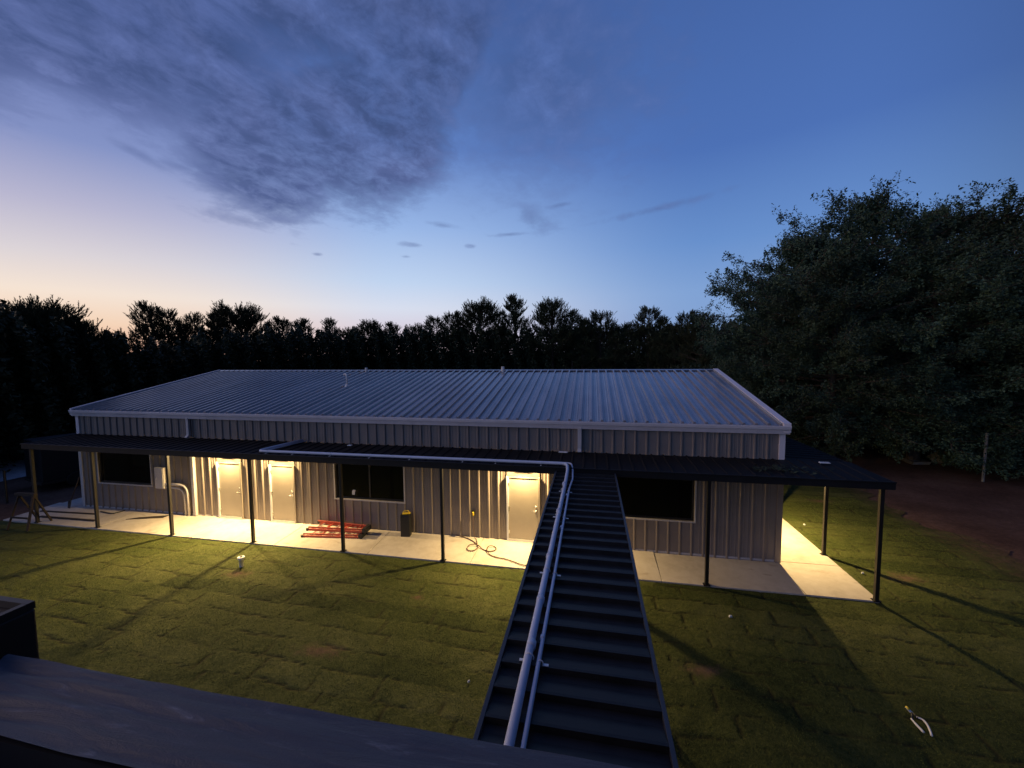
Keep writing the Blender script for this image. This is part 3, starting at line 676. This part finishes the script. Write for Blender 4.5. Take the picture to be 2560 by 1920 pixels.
# white clean-out pipe on the lawn
g_ = onz(604, 1416, -.03)
bk = thing('cleanout_pipe', 'short white plastic pipe with a flared cap standing in the lawn', 'pipe', (g_.x, g_.y, -.03))
MB()._l(g_.x, g_.y, [(.055,-.08),(.055,.15),(.062,.15),(.062,.19)], 18).build('pipe', m_white, bk, True)
MB()._l(g_.x, g_.y, [(.062,.19),(.088,.192),(.088,.235),(.078,.24),(.0,.24)], 18).build('cap', m_white, bk, bevel=.004)
MB().box(g_.x-.022, g_.x+.022, g_.y-.022, g_.y+.022, .24, .262).build('square_nut', m_rubber, bk)
# sawhorse at the far left end of the patio
z1_ = lambda x, y: (x/3.456, 1000+y/3.456)
sh = thing('sawhorse', 'dark sawhorse straddling the left end of the patio edge', 'sawhorse', (-.2, -1.75, 0))
ta, tb = Vector((-.12,-1.68,1.08)), Vector((.42,-1.62,1.08))
MB().bar(ta-Vector((.12,0,0)), tb+Vector((.1,0,0)), .10, .09).build('top_beam', m_wood, sh, bevel=.004)
for a_, c_ in ((ta, (-.22,-1.98,-.04)), (ta, (-.12,-1.25,0.01)), (tb, (.62,-1.95,-.04)), (tb, (.42,-1.22,.01))):
    MB().bar(a_-Vector((0,0,.03)), c_, .06, .045).build('leg', m_wood, sh, bevel=.003)
MB().bar((-.17,-1.88,.35), (.55,-1.86,.35), .03, .06).build('brace', m_wood, sh)
# dark strips lying along the slab, then a modelled shadow
for i, (p0, p1, lb) in enumerate([((355,962),(840,990),'dark strip lying on the patio left of the first window, the one nearer the wall'), ((352,1008),(825,1045),'dark strip lying along the outer edge of the patio at its left end')]):
    a_ = onz(*z1_(*p0), .03); c_ = onz(*z1_(*p1), .03)
    tag(MB().bar((a_.x,a_.y,.045), (c_.x,c_.y,.045), .07, .038).build('board', m_wood, None, bevel=.004), lb, 'board', 'dark strips on the patio')
a_ = onz(*z1_(1110,1025), .03); c_ = onz(*z1_(1440,1010), .03)
tag(MB().hexa([(a_.x,a_.y-.09,.03),(c_.x,c_.y-.12,.03),(c_.x,c_.y+.12,.035),(a_.x+.3,a_.y+.12,.035),(a_.x,a_.y-.09,.05),(c_.x,c_.y-.12,.05),(c_.x,c_.y+.12,.055),(a_.x+.3,a_.y+.12,.055)]).build('shadow', m_wood, None, bevel=.003), 'wide brown modelled plank lying flat on the patio below the panel box', 'shadow')  # flat brown piece modelled in place of the downspout's shadow
P = [onz(*z1_(x, y), .04) for x, y in ((870,968),(960,985),(1010,978),(1080,958))]
tag(MB().tube(smooth([(p.x, p.y, .06) for p in P], 5), .022, 8).build('bent_tube', m_rubber, None, True), 'short bent black tube lying on the patio under the leftmost window', 'tube')
# shovel leaning on the wall's left corner
sv = thing('shovel', 'black shovel leaning against the left corner of the building', 'shovel', (-.25, -.12, .02))
MB().tube([(-.30,-.22,.33),(-.08,-.05,1.18)], .017, 8).build('handle', m_wood, sv, True)
s_ = MB(); s_.hexa([(-.42,-.27,.03),(-.26,-.30,.03),(-.26,-.285,.03),(-.42,-.255,.03),(-.43,-.23,.33),(-.22,-.26,.35),(-.22,-.245,.35),(-.43,-.215,.33)]); s_.build('blade', m_box, sv, bevel=.006)
MB().tube([(-.335,-.265,.26),(-.30,-.22,.36)], .024, 8).build('socket', m_box, sv)
# trailer and post beyond the left end
a_ = onz(*z1_(375,790)); c_ = onz(*z1_(715,720))
tl = thing('box_trailer', 'black boxy trailer standing beyond the left end of the patio', 'trailer', (a_.x, a_.y, 0))
d_ = Vector((c_.x-a_.x, c_.y-a_.y, 0)); d_.normalize(); n_ = Vector((-d_.y, d_.x, 0)); A0 = Vector((a_.x, a_.y, 0)); ln_ = (Vector((c_.x,c_.y,0))-A0).length+1.2
def tb_(mb, u0, u1, v0, v1, z0, z1): return mb.hexa([tuple(A0+d_*u+n_*v+Vector((0,0,z))) for z in (z0, z1) for u, v in ((u0,v0),(u1,v0),(u1,v1),(u0,v1))])
tb_(MB(), 0, ln_, 0, 1.9, .38, 2.1).build('body', m_box, tl, bevel=.03)
tb_(MB(), -.05, ln_+.05, -.03, 1.93, .26, .375).build('chassis', m_wood, tl, bevel=.01)
for u in (ln_*.42, ln_*.42+.8):
    ce = A0+d_*u-n_*.08+Vector((0,0,.3)); w_ = MB().tube([tuple(ce+n_*.0), tuple(ce+n_*.18)], .3, 20).build('wheel', m_rubber, tl, bevel=.02)
a_ = onz(*z1_(60,880))
tag(MB().tube([(a_.x,a_.y,-.05),(a_.x-.10,a_.y+.05,1.25)], .04, 10).build('fence_post', m_post, None), 'thin leaning dark post beside the pale driveway on the far left', 'post')
# white scraps on the porch roof
for px, py, w_, h_, lb in ((875,1115,.14,.10,'small white scrap on the porch roof below the ribbed wall, left of the middle'), (1408,1132,.26,.12,'flat white scrap on the porch roof above the end of the conduits'), (2061,1159,.24,.1,'flat white scrap on the porch roof at the right corner')):
    q_ = onz(px, py, 2.845); s_ = MB(); rot_box(s_, q_.x, q_.y, random.uniform(-.3,.3), w_/2, h_/2, 2.858, 2.882, .9)
    tag(s_.build('scrap', m_white, None, bevel=.006), lb, 'scrap', 'white scraps on the porch roof')
# twigs and leaves fallen on the porch roof
q_ = onz(1965, 1172, 2.84); V = []
for i in range(150):
    cx_ = q_.x+rng.normal(0,.42); cy_ = q_.y+rng.normal(0,.16); 
    if cy_ > -.1 or cy_ < -1.45: continue
    z_ = 2.83+.036*cy_+.012+rng.uniform(0,.05); a = rng.uniform(0,6.28); l_ = rng.uniform(.03,.08); w_ = l_*.35
    u = np.array([math.cos(a), math.sin(a), rng.uniform(-.5,.5)])*l_; v_ = np.array([-math.sin(a), math.cos(a), rng.uniform(-.3,.3)])*w_; c0 = np.array([cx_, cy_, z_+.02])
    V += [c0-u, c0-v_, c0+u, c0+v_]
tag(quads_obj('fallen_leaves', np.array(V), 4, m_under), 'green leaves and twigs fallen on the porch roof near the right corner', None, None, 'stuff')
# loppers on the lawn
z8_ = lambda x, y: (1700+x/2.572, 1380+y/2.572)
lp = thing('loppers', 'long-handled loppers with white grips lying on the dark lawn at lower right', 'loppers', tuple(onz(*z8_(1540,1060))))
G = lambda x, y, z=.0: tuple(onz(*z8_(x, y), z)+Vector((0,0,0)))
zb = .0
MB().tube([G(1490,1035,.03), G(1495,1075,.03)], .016, 8).tube([G(1500,1040,.03), G(1530,1070,.03)], .016, 8).build('arms', m_rubber, lp, True)
MB().tube(smooth([G(1487,1072,.035), G(1515,1105,.035), G(1568,1160,.035)], 4), [.012]*4+[.016]*5, 10).build('handle', m_white, lp, True)
MB().tube(smooth([G(1520,1062,.035), G(1560,1078,.035), G(1595,1120,.035), G(1620,1182,.035)], 4), [.011]*5+[.015]*8, 10).build('handle', m_white, lp, True)
s_ = MB(); p0 = Vector(G(1455,1000,.03)); p1 = Vector(G(1500,1045,.03)); s_.bar(p0, p1, .045, .012); s_.build('blade', m_steel, lp, bevel=.003)
MB().tube([G(1456,998,.03), G(1470,1015,.03)], .02, 8).build('yellow_tip', m_yellow, lp, True)
# litter on the lawn
for px, py, s0, lb in ((1700+325/2.572, 1380+412/2.572, .035, 'tiny white litter on the lawn right of the walkway roof'), (1780+1068/2.836, 1080+998/2.836, .03, 'tiny white litter in the grass beside the side post'), (1100+228/3.16, 1400+958/3.16, .022, 'tiny white litter in the grass left of the walkway roof'), (1780+655/2.836, 1080+655/2.836, .035, 'tiny white litter in the grass beyond the side path')):
    q_ = onz(px, py, 0.); s_ = MB(); rot_box(s_, q_.x, q_.y, random.random()*3, s0, s0*.6, -.02, .02, .7)
    tag(s_.build('litter', m_white, None, bevel=.006), lb, 'litter', 'white litter on the lawn')
# far right: board, boulder, thin post
z5_ = lambda x, y: (1780+x/2.836, 1080+y/2.836)
Q = [onz(*z5_(x, y), .1) for x, y in ((1230,140),(1420,218),(1545,218),(1330,138))]
bp_ = thing('board_stack', 'pale flat boards lying on bare earth under the big trees on the right', 'boards', tuple(Q[0]))
for k in range(3):
    P = [tuple(p+Vector((.03*k,0,-.1+.045*k))) for p in Q]; P2_ = [tuple(Vector(p)+Vector((0,0,.04))) for p in P]
    MB().hexa(P+P2_).build('board', m_pallet, bp_, bevel=.005)
q_ = onz(*z5_(1675,225)); V_ = MB()
import itertools
def rock(name, c, r, label):
    nu, nv = 14, 9; P = []; f = []
    for j in range(nv):
        for i in range(nu):
            a = 2*math.pi*i/nu; e_ = -math.pi/2+math.pi*j/(nv-1); k = 1+.18*math.sin(3*a+2*e_)+.12*math.sin(5*a+e_*4+1)
            P.append((c[0]+r*1.5*k*math.cos(a)*math.cos(e_), c[1]+r*k*math.sin(a)*math.cos(e_), c[2]+r*.75*k*math.sin(e_)))
    for j in range(nv-1):
        for i in range(nu): f.append((j*nu+i, j*nu+(i+1) % nu, (j+1)*nu+(i+1) % nu, (j+1)*nu+i))
    return tag(mk_obj(name, P, f, m_pallet, None, True), label, 'rock')
rock('rock', (q_.x, q_.y, .3), .45, 'grey rounded lump on bare earth right of the pale boards')
q_ = onz(*z5_(1920,345))
tag(MB().tube([(q_.x,q_.y,-.05),(q_.x+.03,q_.y,2.1)], .05, 10).build('marker_post', m_pallet, None), 'thin pale post standing in the dark under the right trees', 'post')
# ------------------------------------------------------------------ the balcony we look from
pw = thing('balcony_parapet', 'dark blue weathered ledge of the near balcony crossing the lower left corner', 'parapet', (19.5, -10.86, 0))
# ledge cap: gently buckled sheet metal
xs_ = np.arange(17.13, 21.6, .02); ysv = np.linspace(-10.965, -10.762, 22); V = []; Fq = []
def capz(x, y):
    u = (y+10.965)/.203; e_ = math.exp(-((x-17.1)/.75)**2)
    return 4.70+.0035*math.sin(9*x+14*u+2*math.sin(3*x))*(.25+e_)+.003*math.sin(3.1*x-22*u+1.5*math.sin(5*x+u*3))*(.3+e_)+.0022*math.sin(40*u+7*x+2*math.sin(11*x))*(.2+e_)
for x in xs_:
    for y in ysv: V.append((x, y, capz(x, y)))
ny_ = len(ysv)
for i in range(len(xs_)-1):
    for j in range(ny_-1): Fq.append((i*ny_+j, (i+1)*ny_+j, (i+1)*ny_+j+1, i*ny_+j+1))
def ledge_mat():
    M_ = bpy.data.materials.new('ledge_paint'); M_.use_nodes = True; n = NB(M_.node_tree); p = M_.node_tree.nodes['Principled BSDF']
    t = n.n('ShaderNodeTexCoord').outputs['Object']
    a = n.noise(n.mapping(t, rot=(0,0,-.06), sc=(.8,7,1)), 5, 8, .68, 1.2).outputs[0]; f = n.noise(t, 160, 3, .6).outputs[0]
    n.link(n.ramp(a, [(.36, (.050,.050,.064,1)), (.57, (.070,.068,.082,1)), (.66, (.13,.125,.14,1)), (.74, (.24,.22,.24,1))]), p.inputs['Base Color'])  # pale streaks are the ledge's highlights painted into the colour
    n.link(n.m('ADD', .36, n.m('MULTIPLY', a, .3)), p.inputs['Roughness'])
    bp = n.n('ShaderNodeBump'); bp.inputs['Strength'].default_value = .9; bp.inputs['Distance'].default_value = .005
    n.link(n.m('ADD', a, n.m('MULTIPLY', f, .25)), bp.inputs['Height']); n.link(bp.outputs[0], p.inputs['Normal'])
    return M_
m_ledge = ledge_mat()
mk_obj('ledge_cap', V, Fq, m_ledge, pw, True)
MB().box(17.14, 21.6, -10.963, -10.764, -.07, 4.685).build('parapet_wall', m_box, pw)
nb = thing('corner_box', 'dark square box with a raised rim at the left end of the near ledge', 'box', (16.7, -10.9, 3.5))
MB().box(15.9, 17.06, -11.5, -10.655, -.07, 4.775).build('body', m_box, nb, bevel=.006)
rm = MB().box(15.9, 17.06, -10.675, -10.655, 4.776, 4.80).box(17.04, 17.06, -11.5, -10.676, 4.776, 4.80); rm.build('rim', m_box, nb)
# ------------------------------------------------------------------ trees
def unit(v): return v/np.maximum(np.linalg.norm(v, axis=1, keepdims=True), 1e-9)
def blades(Cn, D, ln, wd):        # triangles from centre along D
    n = len(Cn); r = unit(np.cross(D, rng.normal(size=(n,3))))
    V = np.stack([Cn-r*wd[:,None]/2, Cn+r*wd[:,None]/2, Cn+D*ln[:,None]], 1); return V.reshape(-1, 3)
def leafquads(Cn, sz, asp=.55, D=None):
    n = len(Cn); D = unit(rng.normal(size=(n,3))) if D is None else D; r = unit(np.cross(D, rng.normal(size=(n,3))))
    a = D*(sz*.5)[:,None]; c = r*(sz*asp*.5)[:,None]
    return np.stack([Cn-a, Cn-c*.9+a*.1, Cn+a, Cn+c*.9+a*.1], 1).reshape(-1, 3)
def pine(name, H, Rc, seed, dens=1., spread=.8):
    global rng; rng = np.random.default_rng(seed); rd = random.Random(seed)
    root = thing(name, '', 'tree', (0,0,0))
    tb = MB(); N = 9; bend = [rd.uniform(-.12,.12) for _ in range(2)]
    tp = [(bend[0]*math.sin(i/N*3), bend[1]*math.sin(i/N*2.3), H*.97*i/N) for i in range(N+1)]
    tb.tube(tp, [.19*(1-i/N)**.8+.02 for i in range(N+1)], 9)
    Cs = []; Ds = []; Ls = []; Ws = []
    nb_ = int(92*dens)
    for k in range(nb_):
        t = rd.uniform(.0, 1.)**.6; z = H*(.30+.67*t); az_ = rd.uniform(0, 6.283)
        ln = Rc*(1.05-t)**spread*rd.uniform(.6, 1.15)+.25; up = -.05+.45*t+rd.uniform(-.2,.2)
        d = np.array([math.cos(az_)*math.cos(up), math.sin(az_)*math.cos(up), math.sin(up)]); p = np.array([0., 0., z]); pts = [tuple(p)]
        ns = max(3, int(ln/.22))
        for s in range(ns):
            d = d+np.array([rd.uniform(-.13,.13), rd.uniform(-.13,.13), .035+rd.uniform(-.05,.06)]); d /= np.linalg.norm(d); p = p+d*ln/ns; pts.append(tuple(p))
            if s >= ns*.3:
                for q in range(3):
                    sd = np.array([rd.gauss(0,1), rd.gauss(0,1), rd.gauss(0,.5)]); sd /= np.linalg.norm(sd)
                    base = p+sd*rd.uniform(0,.12); sdr = d*.45+sd*.45+np.array([0,0,.9]); sdr /= np.linalg.norm(sdr); sl_ = rd.uniform(.45,.85)
                    m_ = 30; u = rng.uniform(0, 1, m_); c_ = base+sdr*(u*sl_)[:,None]
                    dd = unit(sdr+rng.normal(size=(m_,3))*.34); Cs.append(c_); Ds.append(dd); Ls.append(rng.uniform(.11,.19,m_)); Ws.append(rng.uniform(.03,.055,m_))
        tb.tube(pts[::2] if len(pts) > 4 else pts, [.035*(1-i/(len(pts[::2] if len(pts) > 4 else pts)))+.008 for i in range(len(pts[::2] if len(pts) > 4 else pts))], 4, False)
    # leader shoots
    for q in range(7):
        sdr = np.array([rd.gauss(0,.25), rd.gauss(0,.25), 1.]); sdr /= np.linalg.norm(sdr); m_ = 40; u = rng.uniform(0,1,m_)
        base = np.array([tp[-1][0]+rd.uniform(-.15,.15), tp[-1][1]+rd.uniform(-.15,.15), H*.95]); c_ = base+sdr*(u*rd.uniform(.5,.9))[:,None]
        Cs.append(c_); Ds.append(unit(sdr+rng.normal(size=(m_,3))*.35)); Ls.append(rng.uniform(.11,.19,m_)); Ws.append(rng.uniform(.03,.055,m_))
    tb.build('trunk', m_bark, root)
    quads_obj('crown', blades(np.concatenate(Cs), np.concatenate(Ds), np.concatenate(Ls), np.concatenate(Ws)), 3, m_needle, root)
    return root
def broadleaf(name, H, Rc, seed, nleaf=40000, low=.12, ls=(.13,.26), spiky=.5, mt=None, drop=.0):
    global rng; rng = np.random.default_rng(seed); rd = random.Random(seed)
    root = thing(name, '', 'tree', (0,0,0)); tb = MB(); tips = []
    N = 8; tp = [Vector((.25*math.sin(i*.5+seed), .2*math.sin(i*.7+seed*2), H*.93*i/N)) for i in range(N+1)]
    tb.tube(tp, [.30*(1-i/N)**.8+.03 for i in range(N+1)], 10)
    prof = lambda t: max(.3, (1-((t-.5)/.60)**2))**.5
    nb_ = 120
    for k in range(nb_):
        t = (k+.5)/nb_; z = H*(low+(.97-low)*t); i = min(N-1, int(z/(H*.93)*N)); f_ = min(1, z/(H*.93)*N-i); base = tp[i].lerp(tp[i+1], f_)
        a = k*2.39996+rd.uniform(-.4,.4); up = -.15+.9*t*t+rd.uniform(-.2,.2); ln = Rc*prof(t)*rd.uniform(.72,1.12)
        if t > .86: ln = Rc*rd.uniform(.22,.42); up = 1.15+rd.uniform(-.35,.3)
        d = Vector((math.cos(a)*math.cos(up), math.sin(a)*math.cos(up), math.sin(up))); p = base.copy(); pts = [p.copy()]; ns = 7
        for s in range(ns):
            d = (d+Vector((rd.gauss(0,.12), rd.gauss(0,.12), rd.gauss(.02,.1)))).normalized(); p = p+d*ln/ns; pts.append(p.copy())
            if s >= 2:
                for q in range(3 if s < ns-1 else 4):
                    sd = (d*.6+Vector((rd.gauss(0,.8), rd.gauss(0,.8), rd.gauss(.25,.5)))).normalized(); sl_ = rd.uniform(.5,1.25)*(Rc/4.5)**.5
                    tips.append((p.copy(), sd, sl_)); tb.tube([p, p+sd*sl_*.8], [.014,.004], 3, False)
        tb.tube(pts, [.07*(1-i/len(pts))**1.1*(1.2-t*.6)+.008 for i in range(len(pts))], 5, False)
    w = np.array([1. for _ in tips]); per = max(8, int(nleaf/len(tips))); Cs = []; Dd = []
    for p, sd, sl_ in tips:
        m_ = int(per*rd.uniform(.4,1.5)*(.45 if p.z > H*.93 else 1)); u = rng.uniform(.05,1.05,m_)**.8; rad = .42*sl_*(1.2-u)
        off = unit(rng.normal(size=(m_,3)))*(rad*rng.uniform(.2,1,m_)**.5)[:,None]
        c_ = np.array(p)+np.array(sd)*(u*sl_)[:,None]+off; c_[:,2] -= drop*rng.uniform(0,1,m_); Cs.append(c_)
        Dd.append(unit(np.array(sd)*.5+off*1.5+rng.normal(size=(m_,3))*.55+np.array([0,0,-.25 if drop else .1])))
    Cn = np.concatenate(Cs); k = Cn[:,2] > .5; Cn = Cn[k]; Dn = np.concatenate(Dd)[k]
    quads_obj('crown', leafquads(Cn, rng.uniform(ls[0], ls[1], len(Cn)), .5, Dn), 4, mt or m_leaf, root)
    tb.build('trunk', m_bark, root); return root
PR_ = []
for i, (H, Rc, dens, spd) in enumerate([(12,3.3,1.15,.75),(12,3.9,1.3,.55),(12,2.4,1.0,.9),(12,3.6,1.4,.6),(12,4.6,1.6,.42)]):
    PR_.append(pine('pine_tree', H, Rc, 40+i, dens, spd))
used = [False]*5
def put_pine(k, px, py, D, label, wsc=1.):
    top = polar(px, py, D); s = top.z/12.2
    loc = (top.x, top.y, -.1); rz_ = random.uniform(0, 6.28)
    if not used[k]: o = PR_[k]; used[k] = True; o.location = loc; o.rotation_euler = (0,0,rz_); o.scale = (s*wsc, s*wsc, s)
    else: o = dup(PR_[k], loc, rz_, (s*wsc, s*wsc, s))
    tag(o, label, 'tree', 'pines along the far tree line'); return o
BL = 'behind the left end of the roof'
pines = [
 (4,10,790,36,'dark wide pine at the extreme left edge of the tree line'), (4,112,772,37,'tallest round-topped dark pine at the far left against the sunset'),
 (3,178,800,38,'dark pine just right of the tallest round-topped one on the far left'), (1,232,842,40,'low dark pine on the falling right shoulder of the far left clump'),
 (1,60,785,38,'round dark pine between the left edge and the tallest left one'),
 (0,374,760,46,'spiky pine standing alone right of the sunset gap on the left'), (2,418,774,47,'narrow spiky pine touching the right side of the lone left one'),
 (2,455,800,48,'short pine left of the big round pine above the left roof end'), (2,484,783,49,'small spiky pine close to the left side of the big round pine'),
 (4,590,775,50,'big round-topped pine above the left end of the roof ridge'), (0,540,785,51,'pine forming the left shoulder of the big round pine'),
 (0,704,795,52,'spiky thin pine right of the big round pine'), (0,752,798,53,'second spiky thin pine right of the big round pine'), (2,824,796,53,'sharp pointed pine above the gooseneck vent'),
 (1,872,826,54,'low pine right of the sharp pointed one above the gooseneck vent'), (3,925,804,54,'bushy pine directly above the left roof vent pipe'), (0,981,808,55,'thin pine right of the left vent pipe'), (1,1040,816,55,'low bushy pine midway between the two roof vent pipes'),
 (0,1085,792,55,'pointed pine left of the wide open-crowned pine'), (0,1132,781,55,'wispy sparse pine on the left side of the wide open-crowned pine'), (4,1200,764,55,'wide open-crowned pine left of the tallest middle pine'),
 (0,1286,742,55,'tallest pine above the middle of the roof, near the right vent pipe'), (3,1379,752,54,'tall dense pine right of the tallest middle pine'), (0,1430,778,54,'pine leaning on the right side of the tall dense middle pine'),
 (2,1455,795,53,'small pointed pine between two larger ones right of the middle'), (1,1503,782,53,'bushy dome-shaped pine right of the roof middle'), (2,1569,806,52,'pair-like small pine left of the airy feathered pine'), (2,1540,815,52,'small low pine right of the dome-shaped pine'),
 (0,1623,768,52,'airy feathered pine standing clear above the right part of the roof'), (2,1658,790,52,'slim pine touching the right side of the airy feathered pine'),
 (0,1720,780,50,'pine with a star-shaped top above the right end of the ridge'), (1,1755,788,46,'bushy pine just left of the big leafy trees'), (1,1690,812,50,'low bushy pine between the feathered and the star-topped pines')]
for k, px, py, D, lb in pines: put_pine(k, px, py, D, lb, 1.15)
# the wood below and between them, read as one dark mass
rng = np.random.default_rng(5)
def belt(n):
    Cs = []; 
    a = np.radians(rng.uniform(-78, 24, n)); ad = np.degrees(a)
    D = np.interp(ad, [-78,-60,-48,-30,0,24], [30,36,44,54,56,50])+rng.uniform(-3,5,n)
    hmax = np.interp(ad, [-78,-62,-57,-52.5,-48,-40,-10,24], [7.2,7.8,6.9,6.3,7.2,8.1,8.9,8.7])
    lump = .55*np.sin(ad*1.9)+.6*np.abs(np.sin(ad*1.35+1))+.75*np.abs(np.sin(ad*2.9+.5))-.6+.25*np.sin(ad*9.1+2)
    z = rng.uniform(0,1,n)**.75*(hmax+lump*.8)
    R_c = D+1.2*np.sin(ad*3+z*.8)
    return np.stack([CX+R_c*np.sin(a), CY+R_c*np.cos(a), z], 1)
Cn = belt(210000)
tag(quads_obj('far_wood', leafquads(Cn, rng.uniform(.22,.46,len(Cn)), .5), 4, m_under), 'dark continuous wood closing the view behind the building', None, None, 'stuff')
# solid shadowy heart of the wood
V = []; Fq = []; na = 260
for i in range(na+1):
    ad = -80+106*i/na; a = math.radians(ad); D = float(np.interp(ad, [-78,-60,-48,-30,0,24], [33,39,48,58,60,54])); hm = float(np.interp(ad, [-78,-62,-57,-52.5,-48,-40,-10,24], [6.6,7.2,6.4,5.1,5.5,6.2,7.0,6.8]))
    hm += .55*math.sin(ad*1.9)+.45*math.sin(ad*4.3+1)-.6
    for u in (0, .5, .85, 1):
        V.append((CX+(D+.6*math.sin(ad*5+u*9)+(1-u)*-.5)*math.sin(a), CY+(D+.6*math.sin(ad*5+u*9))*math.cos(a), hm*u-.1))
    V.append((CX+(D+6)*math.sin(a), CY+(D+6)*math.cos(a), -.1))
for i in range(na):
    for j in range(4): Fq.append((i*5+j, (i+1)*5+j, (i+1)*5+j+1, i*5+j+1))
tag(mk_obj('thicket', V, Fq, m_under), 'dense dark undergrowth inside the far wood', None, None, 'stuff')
# big leafy trees on the right
t1 = broadleaf('leafy_tree', 13, 5.2, 3, 125000, .13, (.10,.20), drop=.35)
t2 = broadleaf('leafy_tree', 15, 6.4, 8, 165000, .12, (.10,.21), drop=.4, mt=m_leaf2)
t3 = broadleaf('leafy_tree', 14, 5.8, 15, 150000, .10, (.10,.21), drop=.4, mt=m_leaf3)
PH = {t_: max(v_.co.z for v_ in t_.children[0].data.vertices)-.3 for t_ in (t1, t2, t3)}; fresh = {t1, t2, t3}
for src, px, py, D, w_, lb in [
    (t1, 1995, 560, 30, .95, 'rounded leafy tree whose crown rises right behind the right end of the roof'),
    (t2, 2200, 462, 34, 1.0, 'tallest leafy tree on the right with thin twigs sticking out of its top'),
    (t3, 2480, 505, 33, 1.0, 'very dark leafy tree at the right edge of the picture'),
    (t1, 1915, 790, 36, .55, 'lower leafy tree just behind the right end of the roof ridge'),
    (t3, 2095, 640, 27.5, .8, 'leafy tree in front of the tallest one with its trunk showing at the bare earth'),
    (t2, 2330, 600, 29, .85, 'leafy tree in the dark between the tallest one and the right edge'),
    (t3, 1815, 830, 44, .5, 'small leafy tree where the pine line meets the big right trees'),
    (t1, 2620, 600, 30, 1.0, 'dark leafy tree beyond the right edge with branches entering the frame'),
    (t1, 2330, 490, 41, 1.1, 'far leafy tree behind the tallest one on the right'),
    (t3, 2030, 640, 40, 1.0, 'far leafy tree filling the gap behind the rounded one')]:
    top = polar(px, py, D); k = (top.z+.1)/PH[src]
    if src in fresh: o = src; fresh.discard(src)
    else: o = dup(src, (0,0,0))
    o.location = (top.x, top.y, -.1); o.rotation_euler = (0,0,(px*7.3) % 6.28 if src is not o else 0); o.scale = (w_, w_, k)
    tag(o, lb, 'tree', 'big leafy trees on the right')
# undergrowth right
rng = np.random.default_rng(9); n = 60000
u = rng.uniform(0,1,n); base = np.stack([27+u*26, 25-u*13, np.zeros(n)], 1)+np.stack([rng.normal(0,1.3,n), rng.normal(0,1.3,n), np.zeros(n)], 1)
base[:,2] = rng.uniform(0,1,n)**1.2*(3.6+.8*np.sin(u*40)+.6*np.sin(u*17))
tag(quads_obj('undergrowth', leafquads(base, rng.uniform(.16,.34,n), .5), 4, m_under), 'dark bushes filling the space under the right trees', None, None, 'stuff')

# ------------------------------------------------------------------ grass blades over the lit lawn
rng = np.random.default_rng(77); n = 330000
gx = rng.uniform(2, 30, n); gy = -1.5-8.6*rng.uniform(0,1,n)**1.05
k = (gy > -10.2); gx, gy = gx[k], gy[k]
ex = rng.uniform(25.45, 29, 70000); ey = rng.uniform(-1.5, 6, 70000); gx = np.concatenate([gx, ex]); gy = np.concatenate([gy, ey])
wx = gx+.25*np.sin(gy*1.7+1)+.12*np.sin(gy*4.1+gx); wy = gy+.25*np.sin(gx*1.3)+.1*np.sin(gx*3.7+gy*2)
dd = np.clip((-1.5-gy)/.8, 0, 1)+np.where(gx > 25.4, np.clip((gx-25.4)/.8, 0, 1), 0)
gz = -.035+hsum(wx, wy, comps)*np.clip(dd, .15, 1)
pm = np.full(len(gx), -9.)
for (px, py, rx, ry) in PATCH: pm = np.maximum(pm, 1-np.sqrt(((gx-px)/rx)**2+((gy-py)/ry)**2))
cl = np.sin(gx*2.1+np.sin(gy*3))+np.sin(gy*2.7+np.sin(gx*1.9)*2)+.6*np.sin(gx*7+gy*5)
sm_, tl_ = seams(gx, gy); gz = gz-.014*sm_+.003*(tl_-.5)*np.clip(dd, 0, 1)
keep = (pm < rng.uniform(-.1,.9,len(gx))) & (sm_ < rng.uniform(.03,.45,len(gx))) & (rng.uniform(-2.6, 2.2, len(gx)) < .45*cl+1.4); gx, gy, gz = gx[keep], gy[keep], gz[keep]; n = len(gx)
Dn = unit(np.stack([rng.normal(0,.7,n), rng.normal(0,.7,n), np.ones(n)], 1))
tag(quads_obj('grass', blades(np.stack([gx, gy, gz-.004], 1), Dn, rng.uniform(.012,.028,n), rng.uniform(.006,.013,n)), 3, m_blade), 'short yellowish green grass blades of the sod', None, None, 'stuff')
